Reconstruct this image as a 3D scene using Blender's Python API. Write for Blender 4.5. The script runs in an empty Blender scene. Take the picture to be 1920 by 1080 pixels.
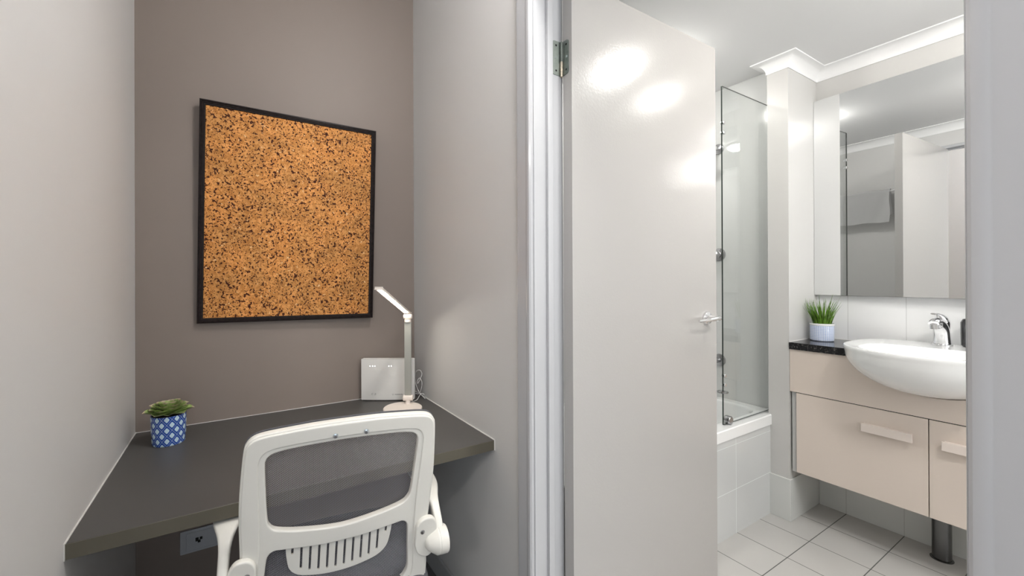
import bpy, bmesh, math, random
from mathutils import Vector, Matrix
random.seed(7)
SC = bpy.context.scene
COL = SC.collection
PI = math.pi

# ---------------------------------------------------------------- camera
YAW, PITCH, ROLL = 0.538426337, 0.00166889073, -0.00380767661
CAM_Z = 1.14
cam_d = bpy.data.cameras.new('camera')
cam = bpy.data.objects.new('camera', cam_d)
COL.objects.link(cam)
fwd = Vector((math.sin(YAW)*math.cos(PITCH), math.cos(YAW)*math.cos(PITCH), math.sin(PITCH)))
rt = Vector((math.cos(YAW), -math.sin(YAW), 0))
up = rt.cross(fwd)
rt2 = rt*math.cos(ROLL) + up*math.sin(ROLL)
up2 = -rt*math.sin(ROLL) + up*math.cos(ROLL)
cam.matrix_world = Matrix(((rt2.x, up2.x, -fwd.x, 0), (rt2.y, up2.y, -fwd.y, 0), (rt2.z, up2.z, -fwd.z, CAM_Z), (0, 0, 0, 1)))
cam_d.sensor_fit = 'HORIZONTAL'
cam_d.sensor_width = 36
cam_d.lens = 14.480015
cam_d.shift_x = 0.03125
cam_d.shift_y = -0.00978482
cam_d.clip_start = 0.02
SC.camera = cam

# ---------------------------------------------------------------- world, exposure
w = bpy.data.worlds.new('world')
SC.world = w
w.use_nodes = True
w.node_tree.nodes['Background'].inputs[0].default_value = (0.80, 0.90, 1.0, 1)
w.node_tree.nodes['Background'].inputs[1].default_value = 0.9
SC.view_settings.view_transform = 'Standard'
SC.view_settings.look = 'None'
SC.view_settings.gamma = 1
SC.view_settings.use_curve_mapping = False
SC.view_settings.exposure = 2.1

# lamp strengths (emission of ceiling diffusers, desk strip and the added bathroom window pane)
HALL_DL = 32.0
ROOM_FILL = 17.0  # fill lights added behind the camera
BATH_DL = 15.0
BATH_FILL = 1.3
DESK_LED = 9.0

# ---------------------------------------------------------------- key planes (metres; bathroom floor z=0, hall floor z=-0.15)
HF = -0.15
XW = 0.762      # hall face of the door wall
XB = 0.868      # bathroom face of the door wall
YJ = 0.961      # hinge jamb reveal
Y1 = 0.125      # latch jamb reveal
YBK = 1.91      # back of the desk niche
XL = -0.306     # left wall
DZ = 0.589      # desk top
CB = 2.18       # bathroom ceiling
CH = 2.62       # hall ceiling
XM = 2.536      # mirror wall
XP = 2.233      # nib / vanity front
XE = 2.32       # tub end wall
YN = 0.915      # nib front
YT = 0.996      # tub front
SB = 1.045      # bathroom section scale
XBB = XB/SB     # bathroom face of the door wall, before that scale
ZBF = CAM_Z*(1-SB)  # bathroom floor

# ---------------------------------------------------------------- materials
def new_mat(name):
    m = bpy.data.materials.new(name); m.use_nodes = True
    nt = m.node_tree
    return m, nt, nt.nodes['Principled BSDF']

def simple(name, col, rough=0.5, metal=0.0, spec=0.5, bump=None, coat=0.0, var=None, emit=None):
    """bump=(scale, strength, distance); var=(scale, amount)"""
    m, nt, p = new_mat(name)
    p.inputs['Base Color'].default_value = (*col, 1)
    p.inputs['Roughness'].default_value = rough
    p.inputs['Metallic'].default_value = metal
    p.inputs['Specular IOR Level'].default_value = spec
    p.inputs['Coat Weight'].default_value = coat
    p.inputs['Coat Roughness'].default_value = 0.08
    tc = nt.nodes.new('ShaderNodeTexCoord')
    if bump:
        n = nt.nodes.new('ShaderNodeTexNoise'); n.inputs['Scale'].default_value = bump[0]; n.inputs['Detail'].default_value = 3
        b = nt.nodes.new('ShaderNodeBump'); b.inputs['Strength'].default_value = bump[1]; b.inputs['Distance'].default_value = bump[2]
        nt.links.new(tc.outputs['Object'], n.inputs['Vector']); nt.links.new(n.outputs['Fac'], b.inputs['Height'])
        nt.links.new(b.outputs['Normal'], p.inputs['Normal'])
        if coat: nt.links.new(b.outputs['Normal'], p.inputs['Coat Normal'])
    if var:
        n = nt.nodes.new('ShaderNodeTexNoise'); n.inputs['Scale'].default_value = var[0]; n.inputs['Detail'].default_value = 4
        nt.links.new(tc.outputs['Object'], n.inputs['Vector'])
        r = nt.nodes.new('ShaderNodeValToRGB')
        a = var[1]
        r.color_ramp.elements[0].position = 0.3; r.color_ramp.elements[1].position = 0.7
        r.color_ramp.elements[0].color = (*[c*(1-a) for c in col], 1)
        r.color_ramp.elements[1].color = (*[min(1, c*(1+a)) for c in col], 1)
        nt.links.new(n.outputs['Fac'], r.inputs['Fac']); nt.links.new(r.outputs['Color'], p.inputs['Base Color'])
    if emit:
        p.inputs['Emission Color'].default_value = (*emit[0], 1)
        p.inputs['Emission Strength'].default_value = emit[1]
    return m

class X:
    """tiny expression helper for math nodes"""
    def __init__(s, nt, sock): s.nt, s.s = nt, sock
    @staticmethod
    def op(nt, o, *a):
        n = nt.nodes.new('ShaderNodeMath'); n.operation = o
        for i, v in enumerate(a):
            if isinstance(v, X): nt.links.new(v.s, n.inputs[i])
            else: n.inputs[i].default_value = v
        return X(nt, n.outputs[0])
    def __add__(s, o): return X.op(s.nt, 'ADD', s, o)
    def __sub__(s, o): return X.op(s.nt, 'SUBTRACT', s, o)
    def __mul__(s, o): return X.op(s.nt, 'MULTIPLY', s, o)
    def __truediv__(s, o): return X.op(s.nt, 'DIVIDE', s, o)
    def abs(s): return X.op(s.nt, 'ABSOLUTE', s)
    def frac(s): return X.op(s.nt, 'FRACT', s)
    def lt(s, o): return X.op(s.nt, 'LESS_THAN', s, o)
    def gt(s, o): return X.op(s.nt, 'GREATER_THAN', s, o)
    def max(s, o): return X.op(s.nt, 'MAXIMUM', s, o)
    def min(s, o): return X.op(s.nt, 'MINIMUM', s, o)
    def atan2(s, o): return X.op(s.nt, 'ARCTAN2', s, o)

def obj_xyz(nt):
    tc = nt.nodes.new('ShaderNodeTexCoord'); sp = nt.nodes.new('ShaderNodeSeparateXYZ')
    nt.links.new(tc.outputs['Object'], sp.inputs[0])
    return [X(nt, sp.outputs[i]) for i in range(3)], tc

def mix_col(nt, fac, a, b):
    n = nt.nodes.new('ShaderNodeMix'); n.data_type = 'RGBA'
    if isinstance(fac, X): nt.links.new(fac.s, n.inputs[0])
    else: n.inputs[0].default_value = fac
    for i, c in ((6, a), (7, b)):
        if isinstance(c, tuple): n.inputs[i].default_value = (*c, 1)
        else: nt.links.new(c, n.inputs[i])
    return n.outputs[2]

def tile_mat(name, axes, tile, grout, gw, rough=0.25, var=0.03, org=(0, 0, 0)):
    """axes: list of (axis index, offset, pitch): grout lines of a tile grid; object space = world space"""
    m, nt, p = new_mat(name)
    xyz, tc = obj_xyz(nt)
    g = None
    for ax, off, pitch in axes:
        off = (off-(CAM_Z if ax == 2 else 0))*SB + (CAM_Z if ax == 2 else 0); pitch *= SB
        if org != (0, 0, 0): off -= (org[ax]-(CAM_Z if ax == 2 else 0))*SB + (CAM_Z if ax == 2 else 0)
        f = ((xyz[ax] - (off - 100*pitch))/pitch + 0.5).frac()
        d = (f - 0.5).abs()*pitch
        l = d.lt(gw/2)
        g = l if g is None else g.max(l)
    no = nt.nodes.new('ShaderNodeTexNoise'); no.inputs['Scale'].default_value = 6; no.inputs['Detail'].default_value = 4
    nt.links.new(tc.outputs['Object'], no.inputs['Vector'])
    base = mix_col(nt, X(nt, no.outputs['Fac']), tuple(c*(1-var) for c in tile), tuple(min(1, c*(1+var)) for c in tile))
    nt.links.new(mix_col(nt, g, base, grout), p.inputs['Base Color'])
    ro = g*0.5 + rough
    nt.links.new(ro.s, p.inputs['Roughness'])
    b = nt.nodes.new('ShaderNodeBump'); b.inputs['Strength'].default_value = 0.5; b.inputs['Distance'].default_value = 0.001; b.invert = True
    nt.links.new(g.s, b.inputs['Height']); nt.links.new(b.outputs['Normal'], p.inputs['Normal'])
    return m

M = {}
M['wall'] = simple('painted_wall', (0.65, 0.645, 0.635), 0.45, spec=0.35, bump=(180, 0.12, 0.001))
M['niche'] = simple('taupe_paint', (0.245, 0.203, 0.178), 0.5, spec=0.3, bump=(180, 0.12, 0.001))
M['bathwall'] = simple('bathroom_paint', (0.60, 0.592, 0.575), 0.35, spec=0.4, bump=(150, 0.08, 0.001))
M['ceil'] = simple('ceiling_paint', (0.80, 0.80, 0.80), 0.8, spec=0.2)
M['cornice'] = simple('cornice_plaster', (0.88, 0.88, 0.88), 0.6, spec=0.2)
M['trim'] = simple('gloss_white_trim', (0.49, 0.495, 0.51), 0.25, coat=0.3)
M['door'] = simple('gloss_enamel_door', (0.425, 0.412, 0.397), 0.21, spec=0.5, bump=(150, 0.22, 0.0012))
M['base'] = simple('grey_baseboard', (0.45, 0.45, 0.45), 0.35)
M['carpet'] = simple('grey_carpet', (0.16, 0.15, 0.15), 0.95, bump=(400, 0.8, 0.004), var=(200, 0.25))
M['desk'] = simple('charcoal_laminate', (0.082, 0.079, 0.075), 0.42, spec=0.4, bump=(700, 0.06, 0.0005))
M['deskedge'] = simple('brown_grey_edge', (0.105, 0.095, 0.070), 0.4)
M['sealant'] = simple('white_sealant', (0.75, 0.74, 0.72), 0.5)
M['chrome'] = simple('chrome', (0.82, 0.82, 0.83), 0.08, metal=1)
M['dchrome'] = simple('dull_chrome', (0.42, 0.42, 0.43), 0.22, metal=1)
M['darkchrome'] = simple('dark_chrome', (0.16, 0.16, 0.16), 0.25, metal=1)
M['steel'] = simple('zinc_plated_steel', (0.24, 0.27, 0.25), 0.42, metal=0.8, var=(60, 0.15))
M['brass'] = simple('worn_brass_barrel', (0.62, 0.55, 0.45), 0.35, metal=0.9, var=(120, 0.35))
M['screw'] = simple('bright_screw', (0.70, 0.76, 0.80), 0.2, metal=1)
M['dark'] = simple('dark_recess', (0.01, 0.01, 0.01), 0.8)
M['ceramic'] = simple('white_ceramic', (0.88, 0.89, 0.89), 0.12, coat=0.5)
M['acrylic'] = simple('white_bath_acrylic', (0.87, 0.88, 0.88), 0.15, coat=0.4)
M['cab'] = simple('beige_laminate', (0.72, 0.63, 0.56), 0.30, spec=0.4)
M['cabhandle'] = simple('pale_beige_handle', (0.80, 0.71, 0.65), 0.35)
M['filler'] = simple('grey_filler', (0.55, 0.55, 0.54), 0.4)
M['white'] = simple('white_plastic', (0.76, 0.745, 0.72), 0.35)
M['lampwhite'] = simple('warm_white_plastic', (0.80, 0.73, 0.67), 0.4)
M['lampgrey'] = simple('satin_silver_pole', (0.46, 0.46, 0.42), 0.3, metal=0.35)
M['led'] = simple('led_strip', (1, 1, 1), 0.4, emit=((1.0, 0.93, 0.80), DESK_LED))
M['statusled'] = simple('status_light', (1, 1, 1), 0.4, emit=((1, 1, 1), 1.6))
M['greymark'] = simple('grey_print', (0.25, 0.25, 0.25), 0.5)
M['chair'] = simple('offwhite_chair_plastic', (0.73, 0.715, 0.665), 0.32, spec=0.5)
M['chairmesh_edge'] = simple('dark_mesh_edge', (0.09, 0.09, 0.10), 0.7)
M['seatfabric'] = simple('grey_seat_fabric', (0.12, 0.12, 0.135), 0.9, bump=(600, 0.6, 0.002))
M['rubber'] = simple('dark_caster', (0.03, 0.03, 0.03), 0.5)
M['cable'] = simple('white_cable', (0.78, 0.77, 0.75), 0.4)
M['leaf'] = simple('succulent_green', (0.33, 0.43, 0.15), 0.45, var=(60, 0.35))
M['leaftip'] = simple('succulent_pale_tip', (0.52, 0.44, 0.30), 0.5, var=(80, 0.2))
M['grass'] = simple('artificial_grass', (0.19, 0.36, 0.045), 0.4, var=(40, 0.5))
M['soil'] = simple('potting_soil', (0.03, 0.022, 0.015), 0.95, bump=(300, 1, 0.003))
M['frame'] = simple('black_brown_frame', (0.012, 0.008, 0.008), 0.4, spec=0.18, var=(90, 0.5))
M['towel'] = simple('white_towel', (0.90, 0.90, 0.90), 0.95, bump=(500, 0.7, 0.003))
M['bottle'] = simple('dark_grey_bottle', (0.035, 0.035, 0.037), 0.15)
M['socket'] = simple('grey_white_faceplate', (0.48, 0.49, 0.52), 0.3)
M['downlight'] = simple('bathroom_downlight_diffuser', (1, 1, 1), 0.4, emit=((1.0, 0.97, 0.92), BATH_DL*1.7))
M['downlight_tub'] = simple('tub_light_diffuser', (1, 1, 1), 0.4, emit=((1.0, 0.97, 0.92), BATH_DL*1.7))
M['downlight_soft'] = simple('basin_light_diffuser', (1, 1, 1), 0.4, emit=((1.0, 0.97, 0.92), BATH_DL*1.5))
M['fill_entry'] = simple('entry_fill_diffuser', (1, 1, 1), 0.4, emit=((1.0, 0.97, 0.92), BATH_DL*2.3))
M['halllight'] = simple('hall_downlight_diffuser', (1, 1, 1), 0.4, emit=((1.0, 0.97, 0.94), HALL_DL))
M['fill_pane'] = simple('added_window_glow', (1, 1, 1), 0.4, emit=((0.96, 0.98, 1.0), BATH_FILL))  # glow of an added window that evens out the bathroom light
M['oyster'] = simple('oyster_fill_diffuser', (1, 1, 1), 0.4, emit=((1.0, 0.95, 0.90), ROOM_FILL))
GROUT = (0.12, 0.12, 0.115)
M['floortile'] = tile_mat('floor_tile', [(0, 2.530, 0.2), (1, 0.602, 0.2)], (0.53, 0.52, 0.50), GROUT, 0.0035, 0.3)
M['tubtile'] = tile_mat('tub_tile', [(0, 1.924, 0.4), (2, 0.197, 0.2)], (0.60, 0.612, 0.608), (0.75, 0.80, 0.78), 0.002, 0.15, org=(1.6, YT, 0))
M['splashtile'] = tile_mat('splash_tile', [(1, 0.592, 0.2)], (0.88, 0.885, 0.89), (0.62, 0.62, 0.62), 0.002, 0.12)
M['skirttile'] = tile_mat('skirting_tile', [(1, 0.602, 0.2), (0, 2.530, 0.4)], (0.66, 0.67, 0.65), (0.45, 0.45, 0.43), 0.002, 0.2)
M['surround'] = tile_mat('bath_surround_tile', [(2, 0.478, 0.3), (1, 1.20, 0.4), (0, 1.924, 0.4)], (0.66, 0.67, 0.66), (0.60, 0.60, 0.59), 0.0015, 0.15)

def granite():
    m, nt, p = new_mat('black_granite')
    tc = nt.nodes.new('ShaderNodeTexCoord')
    v = nt.nodes.new('ShaderNodeTexVoronoi'); v.inputs['Scale'].default_value = 260
    n = nt.nodes.new('ShaderNodeTexNoise'); n.inputs['Scale'].default_value = 160; n.inputs['Detail'].default_value = 5
    nt.links.new(tc.outputs['Object'], v.inputs['Vector']); nt.links.new(tc.outputs['Object'], n.inputs['Vector'])
    r = nt.nodes.new('ShaderNodeValToRGB'); r.color_ramp.elements[0].position = 0.55; r.color_ramp.elements[1].position = 0.75
    r.color_ramp.elements[0].color = (0.012, 0.012, 0.014, 1); r.color_ramp.elements[1].color = (0.14, 0.13, 0.12, 1)
    nt.links.new(n.outputs['Fac'], r.inputs['Fac']); nt.links.new(r.outputs['Color'], p.inputs['Base Color'])
    p.inputs['Roughness'].default_value = 0.12
    return m
M['granite'] = granite()

def cork():
    m, nt, p = new_mat('cork_granules')
    tc = nt.nodes.new('ShaderNodeTexCoord')
    def noise(s, d=4, off=0):
        mp = nt.nodes.new('ShaderNodeMapping'); mp.inputs['Location'].default_value = (off, off, off)
        n = nt.nodes.new('ShaderNodeTexNoise'); n.inputs['Scale'].default_value = s; n.inputs['Detail'].default_value = d
        nt.links.new(tc.outputs['Object'], mp.inputs['Vector']); nt.links.new(mp.outputs[0], n.inputs['Vector']); return n.outputs['Fac']
    def ramp(f, p0, c0, p1, c1):
        r = nt.nodes.new('ShaderNodeValToRGB'); r.color_ramp.elements[0].position = p0; r.color_ramp.elements[1].position = p1
        r.color_ramp.elements[0].color = (*c0, 1); r.color_ramp.elements[1].color = (*c1, 1)
        nt.links.new(f, r.inputs['Fac']); return r.outputs['Color']
    vo = nt.nodes.new('ShaderNodeTexVoronoi'); vo.inputs['Scale'].default_value = 110
    nt.links.new(tc.outputs['Object'], vo.inputs['Vector'])
    sp = nt.nodes.new('ShaderNodeSeparateColor'); nt.links.new(vo.outputs['Color'], sp.inputs[0])
    gran = ramp(sp.outputs[0], 0.0, (0.46, 0.195, 0.050), 1.0, (0.70, 0.34, 0.11))
    big = ramp(noise(9, 2), 0.35, (0.85, 0.85, 0.85), 0.65, (1.12, 1.05, 1.0))
    mm = nt.nodes.new('ShaderNodeMix'); mm.data_type = 'RGBA'; mm.blend_type = 'MULTIPLY'; mm.inputs[0].default_value = 1
    nt.links.new(gran, mm.inputs[6]); nt.links.new(big, mm.inputs[7])
    dens = X(nt, noise(14, 2, 5))*0.10
    f1 = (X(nt, noise(115, 3, 3)) + dens).gt(0.635)
    f2 = (X(nt, noise(210, 2, 9)) + dens).gt(0.67)
    fl = f1.max(f2)
    c = mix_col(nt, fl, mm.outputs[2], (0.055, 0.014, 0.007))
    l1 = X(nt, noise(70, 2, 20)).gt(0.70)
    c = mix_col(nt, l1, c, (0.72, 0.45, 0.22))
    nt.links.new(c, p.inputs['Base Color'])
    p.inputs['Roughness'].default_value = 0.75
    p.inputs['Specular IOR Level'].default_value = 0.2
    b = nt.nodes.new('ShaderNodeBump'); b.inputs['Strength'].default_value = 0.5; b.inputs['Distance'].default_value = 0.001; b.invert = True
    nt.links.new(fl.s, b.inputs['Height']); nt.links.new(b.outputs['Normal'], p.inputs['Normal'])
    return m
M['cork'] = cork()

def pot_pattern(name, blue, white, rad, cell, dots=False, tall=1.0):
    m, nt, p = new_mat(name)
    (x, y, z), tc = obj_xyz(nt)
    n_around = round(2*PI*rad/cell)
    u = x.atan2(y)*(n_around/(2*PI)) + 50.0
    v = z/(cell*tall) + 50.0
    def quat(du, dv, r0):
        a = (u + du).frac() - 0.5
        b = (v + dv).frac() - 0.5
        a = a.abs(); b = b.abs()
        # four overlapping lobes: (|a|-k)^2+b^2 and a^2+(|b|-k)^2
        k = r0*0.55
        l1 = (a-k)*(a-k) + b*b
        l2 = a*a + (b-k)*(b-k)
        return l1.min(l2).lt(r0*r0*0.36)
    def line(du, dv, lw):
        a = ((u + du).frac() - 0.5).abs(); b = ((v + dv).frac() - 0.5).abs()
        return (a + b - 0.5).abs().lt(lw)
    if not dots:
        f = quat(0, 0, 0.215).max(quat(0.5, 0.5, 0.215))
        sp_ = (((u*4.0).frac()-0.5).abs() + ((v*4.0).frac()-0.5).abs()).lt(0.22)
        c = mix_col(nt, sp_, blue, (0.10, 0.22, 0.55))
        c = mix_col(nt, line(0, 0, 0.075), c, (0.012, 0.05, 0.30))
        c = mix_col(nt, line(0, 0, 0.028), c, (0.30, 0.42, 0.70))
        c = mix_col(nt, f, c, white)
    else:
        f = quat(0, 0, 0.26).max(line(0, 0, 0.045))
        c = mix_col(nt, f, white, blue)
    nt.links.new(c, p.inputs['Base Color'])
    p.inputs['Roughness'].default_value = 0.18
    p.inputs['Coat Weight'].default_value = 0.5
    return m
M['bluepot'] = pot_pattern('blue_quatrefoil_glaze', (0.018, 0.075, 0.36), (0.58, 0.76, 0.86), 0.050, 0.0285, tall=1.25)
M['palepot'] = pot_pattern('pale_dotted_glaze', (0.36, 0.46, 0.72), (0.72, 0.77, 0.88), 0.046, 0.0080, dots=True)
M['potrim'] = simple('white_glaze', (0.80, 0.81, 0.80), 0.2, coat=0.4)

def glass_mat():
    m = bpy.data.materials.new('clear_glass'); m.use_nodes = True; nt = m.node_tree
    nt.nodes.clear()
    o = nt.nodes.new('ShaderNodeOutputMaterial'); mx = nt.nodes.new('ShaderNodeMixShader')
    t = nt.nodes.new('ShaderNodeBsdfTransparent'); t.inputs[0].default_value = (0.955, 0.965, 0.96, 1)
    g = nt.nodes.new('ShaderNodeBsdfGlossy'); g.inputs['Roughness'].default_value = 0.0
    ge = nt.nodes.new('ShaderNodeNewGeometry'); dp = nt.nodes.new('ShaderNodeVectorMath'); dp.operation = 'DOT_PRODUCT'
    nt.links.new(ge.outputs['Incoming'], dp.inputs[0]); nt.links.new(ge.outputs['Normal'], dp.inputs[1])
    c1 = X.op(nt, 'SUBTRACT', 1.0, X(nt, dp.outputs['Value']).abs())
    fr = X.op(nt, 'POWER', c1, 5.0)*0.96 + 0.04
    nt.links.new(fr.s, mx.inputs[0]); nt.links.new(t.outputs[0], mx.inputs[1]); nt.links.new(g.outputs[0], mx.inputs[2])
    nt.links.new(mx.outputs[0], o.inputs[0])
    return m
M['glass'] = glass_mat()
M['glassedge'] = simple('dark_green_glass_edge', (0.035, 0.045, 0.04), 0.2)
M['mirror'] = simple('silvered_mirror', (0.86, 0.87, 0.875), 0.0, metal=1)

def chair_mesh_mat():
    m = bpy.data.materials.new('grey_chair_mesh'); m.use_nodes = True; nt = m.node_tree
    p = nt.nodes['Principled BSDF']
    (x, y, z), tc = obj_xyz(nt)
    cell = 0.0054
    # slanted weave of small holes, staggered rows
    a = (x/cell + 100.0)
    b = (z/(cell*0.9) + 100.0)
    def hole(d):
        fa = (a + d).frac() - 0.5; fb = (b + d).frac() - 0.5
        return (fa*fa + fb*fb).lt(0.130)
    h = hole(0.0).max(hole(0.5))
    p.inputs['Base Color'].default_value = (0.36, 0.355, 0.39, 1)
    p.inputs['Roughness'].default_value = 0.7
    tr = nt.nodes.new('ShaderNodeBsdfTransparent'); mx = nt.nodes.new('ShaderNodeMixShader')
    nt.links.new(h.s, mx.inputs[0]); nt.links.new(p.outputs[0], mx.inputs[1]); nt.links.new(tr.outputs[0], mx.inputs[2])
    nt.links.new(mx.outputs[0], nt.nodes['Material Output'].inputs[0])
    return m
M['chairmesh'] = chair_mesh_mat()

# ---------------------------------------------------------------- mesh helpers
ROOT = {}
SEC = 1.0                       # size factor of the section being built (bathroom measurements were taken at another scale)
CAMP = Vector((0, 0, CAM_Z))
def sc(p): return CAMP + (Vector(p)-CAMP)*SEC
def thing(name, label, cat, loc, rotz=0.0, group=None):
    o = bpy.data.objects.new(name, None); COL.objects.link(o)
    o.empty_display_size = 0.05
    loc = tuple(sc(loc))
    o.location = loc; o.rotation_euler = (0, 0, rotz)
    o['label'] = label; o['category'] = cat
    if group: o['group'] = group
    ROOT[o.name] = Vector(loc) if rotz == 0 else Vector((0, 0, 0))
    return o

def mk(name, bm, mat, parent=None, smooth=40, local=False):
    """link bm as one mesh object; coordinates are world unless local"""
    me = bpy.data.meshes.new(name)
    bmesh.ops.recalc_face_normals(bm, faces=bm.faces)
    off = Vector((0, 0, 0))
    if SEC != 1.0:
        for v in bm.verts: v.co = v.co*SEC if local else sc(v.co)
    if parent is not None:
        off = ROOT[parent.name]
        if not local and off.length > 0:
            bmesh.ops.translate(bm, verts=bm.verts, vec=-off)
    bm.to_mesh(me); bm.free()
    mats = mat if isinstance(mat, (list, tuple)) else [mat]
    for q in mats: me.materials.append(q)
    if smooth:
        for f in me.polygons: f.use_smooth = True
        me.set_sharp_from_angle(angle=math.radians(smooth))
    o = bpy.data.objects.new(name, me); COL.objects.link(o)
    if smooth and smooth < 55:
        wn = o.modifiers.new('weighted', 'WEIGHTED_NORMAL'); wn.keep_sharp = True; wn.mode = 'FACE_AREA'; wn.weight = 50
    if parent is not None:
        o.parent = parent
    ROOT[o.name] = off
    return o

def tag(o, label, cat, group=None):
    o['label'] = label; o['category'] = cat
    if group: o['group'] = group
    return o

def struct(name, bm, mat, smooth=40):
    o = mk(name, bm, mat, None, smooth)
    o['kind'] = 'structure'
    return o

def bx(bm, lo, hi, bevel=0.0, seg=2, mi=0):
    r = bmesh.ops.create_cube(bm, size=1)
    vs = r['verts']
    for v in vs:
        v.co = Vector([lo[i] + (v.co[i]+0.5)*(hi[i]-lo[i]) for i in range(3)])
    fs = set(f for v in vs for f in v.link_faces)
    for f in fs: f.material_index = mi
    if bevel:
        es = set(e for v in vs for e in v.link_edges)
        bmesh.ops.bevel(bm, geom=list(es), offset=bevel, segments=seg, affect='EDGES', profile=0.5)
    return bm

def box(lo, hi, bevel=0.0, seg=2):
    return bx(bmesh.new(), lo, hi, bevel, seg)

def frame_of(d):
    d = d.normalized()
    a = Vector((0, 0, 1)) if abs(d.z) < 0.9 else Vector((1, 0, 0))
    u = d.cross(a).normalized(); v = d.cross(u).normalized()
    return u, v

def tube(bm, pts, r, n=12, closed=False, sx=1.0, caps=True):
    """swept tube; r number or list"""
    pts = [Vector(p) for p in pts]
    N = len(pts); rings = []
    u = v = None
    for i, p in enumerate(pts):
        if closed: d = pts[(i+1) % N] - pts[i-1]
        else: d = pts[min(i+1, N-1)] - pts[max(i-1, 0)]
        d.normalize()
        if u is None: u, v = frame_of(d)
        else:
            u = (u - d*u.dot(d)).normalized(); v = d.cross(u).normalized()
        rr = r[i] if isinstance(r, (list, tuple)) else r
        rings.append([bm.verts.new(p + (u*math.cos(2*PI*k/n)*sx + v*math.sin(2*PI*k/n))*rr) for k in range(n)])
    L = N if closed else N-1
    for i in range(L):
        a, b = rings[i], rings[(i+1) % N]
        for k in range(n):
            bm.faces.new((a[k], a[(k+1) % n], b[(k+1) % n], b[k]))
    if caps and not closed:
        bm.faces.new(rings[0]); bm.faces.new(rings[-1])
    return bm

def lathe(bm, prof, c=(0, 0, 0), axis='Z', n=32, caps=True):
    """prof: list of (r, h) from bottom to top"""
    c = Vector(c)
    rings = []
    for r, h in prof:
        ring = []
        for k in range(n):
            a = 2*PI*k/n
            x, y = r*math.cos(a), r*math.sin(a)
            if axis == 'Z': co = Vector((x, y, h))
            elif axis == 'X': co = Vector((h, x, y))
            else: co = Vector((x, h, y))
            ring.append(bm.verts.new(c + co))
        rings.append(ring)
    for a, b in zip(rings, rings[1:]):
        for k in range(n):
            bm.faces.new((a[k], a[(k+1) % n], b[(k+1) % n], b[k]))
    if caps:
        if prof[0][0] > 1e-5: bm.faces.new(rings[0])
        if prof[-1][0] > 1e-5: bm.faces.new(rings[-1])
    bmesh.ops.remove_doubles(bm, verts=bm.verts, dist=1e-6)
    return bm

def smooth_poly(pts, n=6, closed=True):
    """Catmull-Rom"""
    out = []; N = len(pts)
    rng = range(N) if closed else range(N-1)
    for i in rng:
        if closed: p0, p1, p2, p3 = pts[i-1], pts[i], pts[(i+1) % N], pts[(i+2) % N]
        else: p0, p1, p2, p3 = pts[max(i-1, 0)], pts[i], pts[i+1], pts[min(i+2, N-1)]
        for k in range(n):
            t = k/n
            out.append(tuple(0.5*((2*p1[j]) + (-p0[j]+p2[j])*t + (2*p0[j]-5*p1[j]+4*p2[j]-p3[j])*t*t + (-p0[j]+3*p1[j]-3*p2[j]+p3[j])*t**3) for j in range(len(p1))))
    if not closed: out.append(tuple(pts[-1]))
    return out

def plate(loops, half, bevel, xf, res=2):
    """flat plate from 2-D loops (first outer, others holes), extruded, bevelled; xf maps (a, b, n) to 3-D"""
    cu = bpy.data.curves.new('tmp', 'CURVE'); cu.dimensions = '2D'; cu.fill_mode = 'BOTH'
    cu.extrude = max(half-bevel, 0.0001); cu.bevel_depth = bevel; cu.bevel_resolution = res; cu.offset = -bevel
    for L in loops:
        s = cu.splines.new('POLY'); s.points.add(len(L)-1)
        for i, p in enumerate(L): s.points[i].co = (p[0], p[1], 0, 1)
        s.use_cyclic_u = True
    o = bpy.data.objects.new('tmp', cu); COL.objects.link(o)
    dg = bpy.context.evaluated_depsgraph_get()
    me = bpy.data.meshes.new_from_object(o.evaluated_get(dg))
    bpy.data.objects.remove(o); bpy.data.curves.remove(cu)
    bm = bmesh.new(); bm.from_mesh(me); bpy.data.meshes.remove(me)
    bmesh.ops.remove_doubles(bm, verts=bm.verts, dist=1e-5)
    for v in bm.verts: v.co = Vector(xf(v.co.x, v.co.y, v.co.z))
    return bm

def prism(poly, f0, f1):
    """poly: list of 2-D; f0/f1 map (a,b)->3-D for the two ends"""
    bm = bmesh.new()
    A = [bm.verts.new(f0(*p)) for p in poly]; B = [bm.verts.new(f1(*p)) for p in poly]
    n = len(poly)
    for i in range(n): bm.faces.new((A[i], A[(i+1) % n], B[(i+1) % n], B[i]))
    bm.faces.new(A); bm.faces.new(B)
    return bm

# ================================================================ SETTING
RX0, RY0 = -3.0, -3.2            # extents of the room behind the camera
struct('floor', box((RX0, RY0, HF-0.1), (XW+0.05, YBK+0.1, HF)), M['carpet'])
b = bx(bmesh.new(), (XL-0.1, 0.30, HF), (XL, YBK+0.1, CH))
struct('wall_left', b, M['wall'])
struct('wall_back', box((XL, YBK, HF), (XW, YBK+0.1, CH)), M['niche'])
b = bmesh.new()
bx(b, (XW, YJ+0.02, HF), (XB, YBK+0.1, CH))
bx(b, (XW, RY0, HF), (XB, Y1-0.02, CH))
bx(b, (XW, Y1-0.02, 2.075), (XB, YJ+0.02, CH))
bx(b, (XW, Y1-0.02, HF), (XB, YJ+0.02, ZBF-0.002))
struct('wall_right', b, M['wall'])
struct('ceiling', box((RX0, RY0, CH), (XW+0.1, YBK+0.1, CH+0.1)), M['ceil'])
struct('wall_room_left', box((RX0-0.1, RY0, HF), (RX0, 0.40, CH)), M['wall'])
struct('wall_room_partition', box((RX0, 0.30, HF), (XL-0.1, 0.40, CH)), M['wall'])
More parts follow.
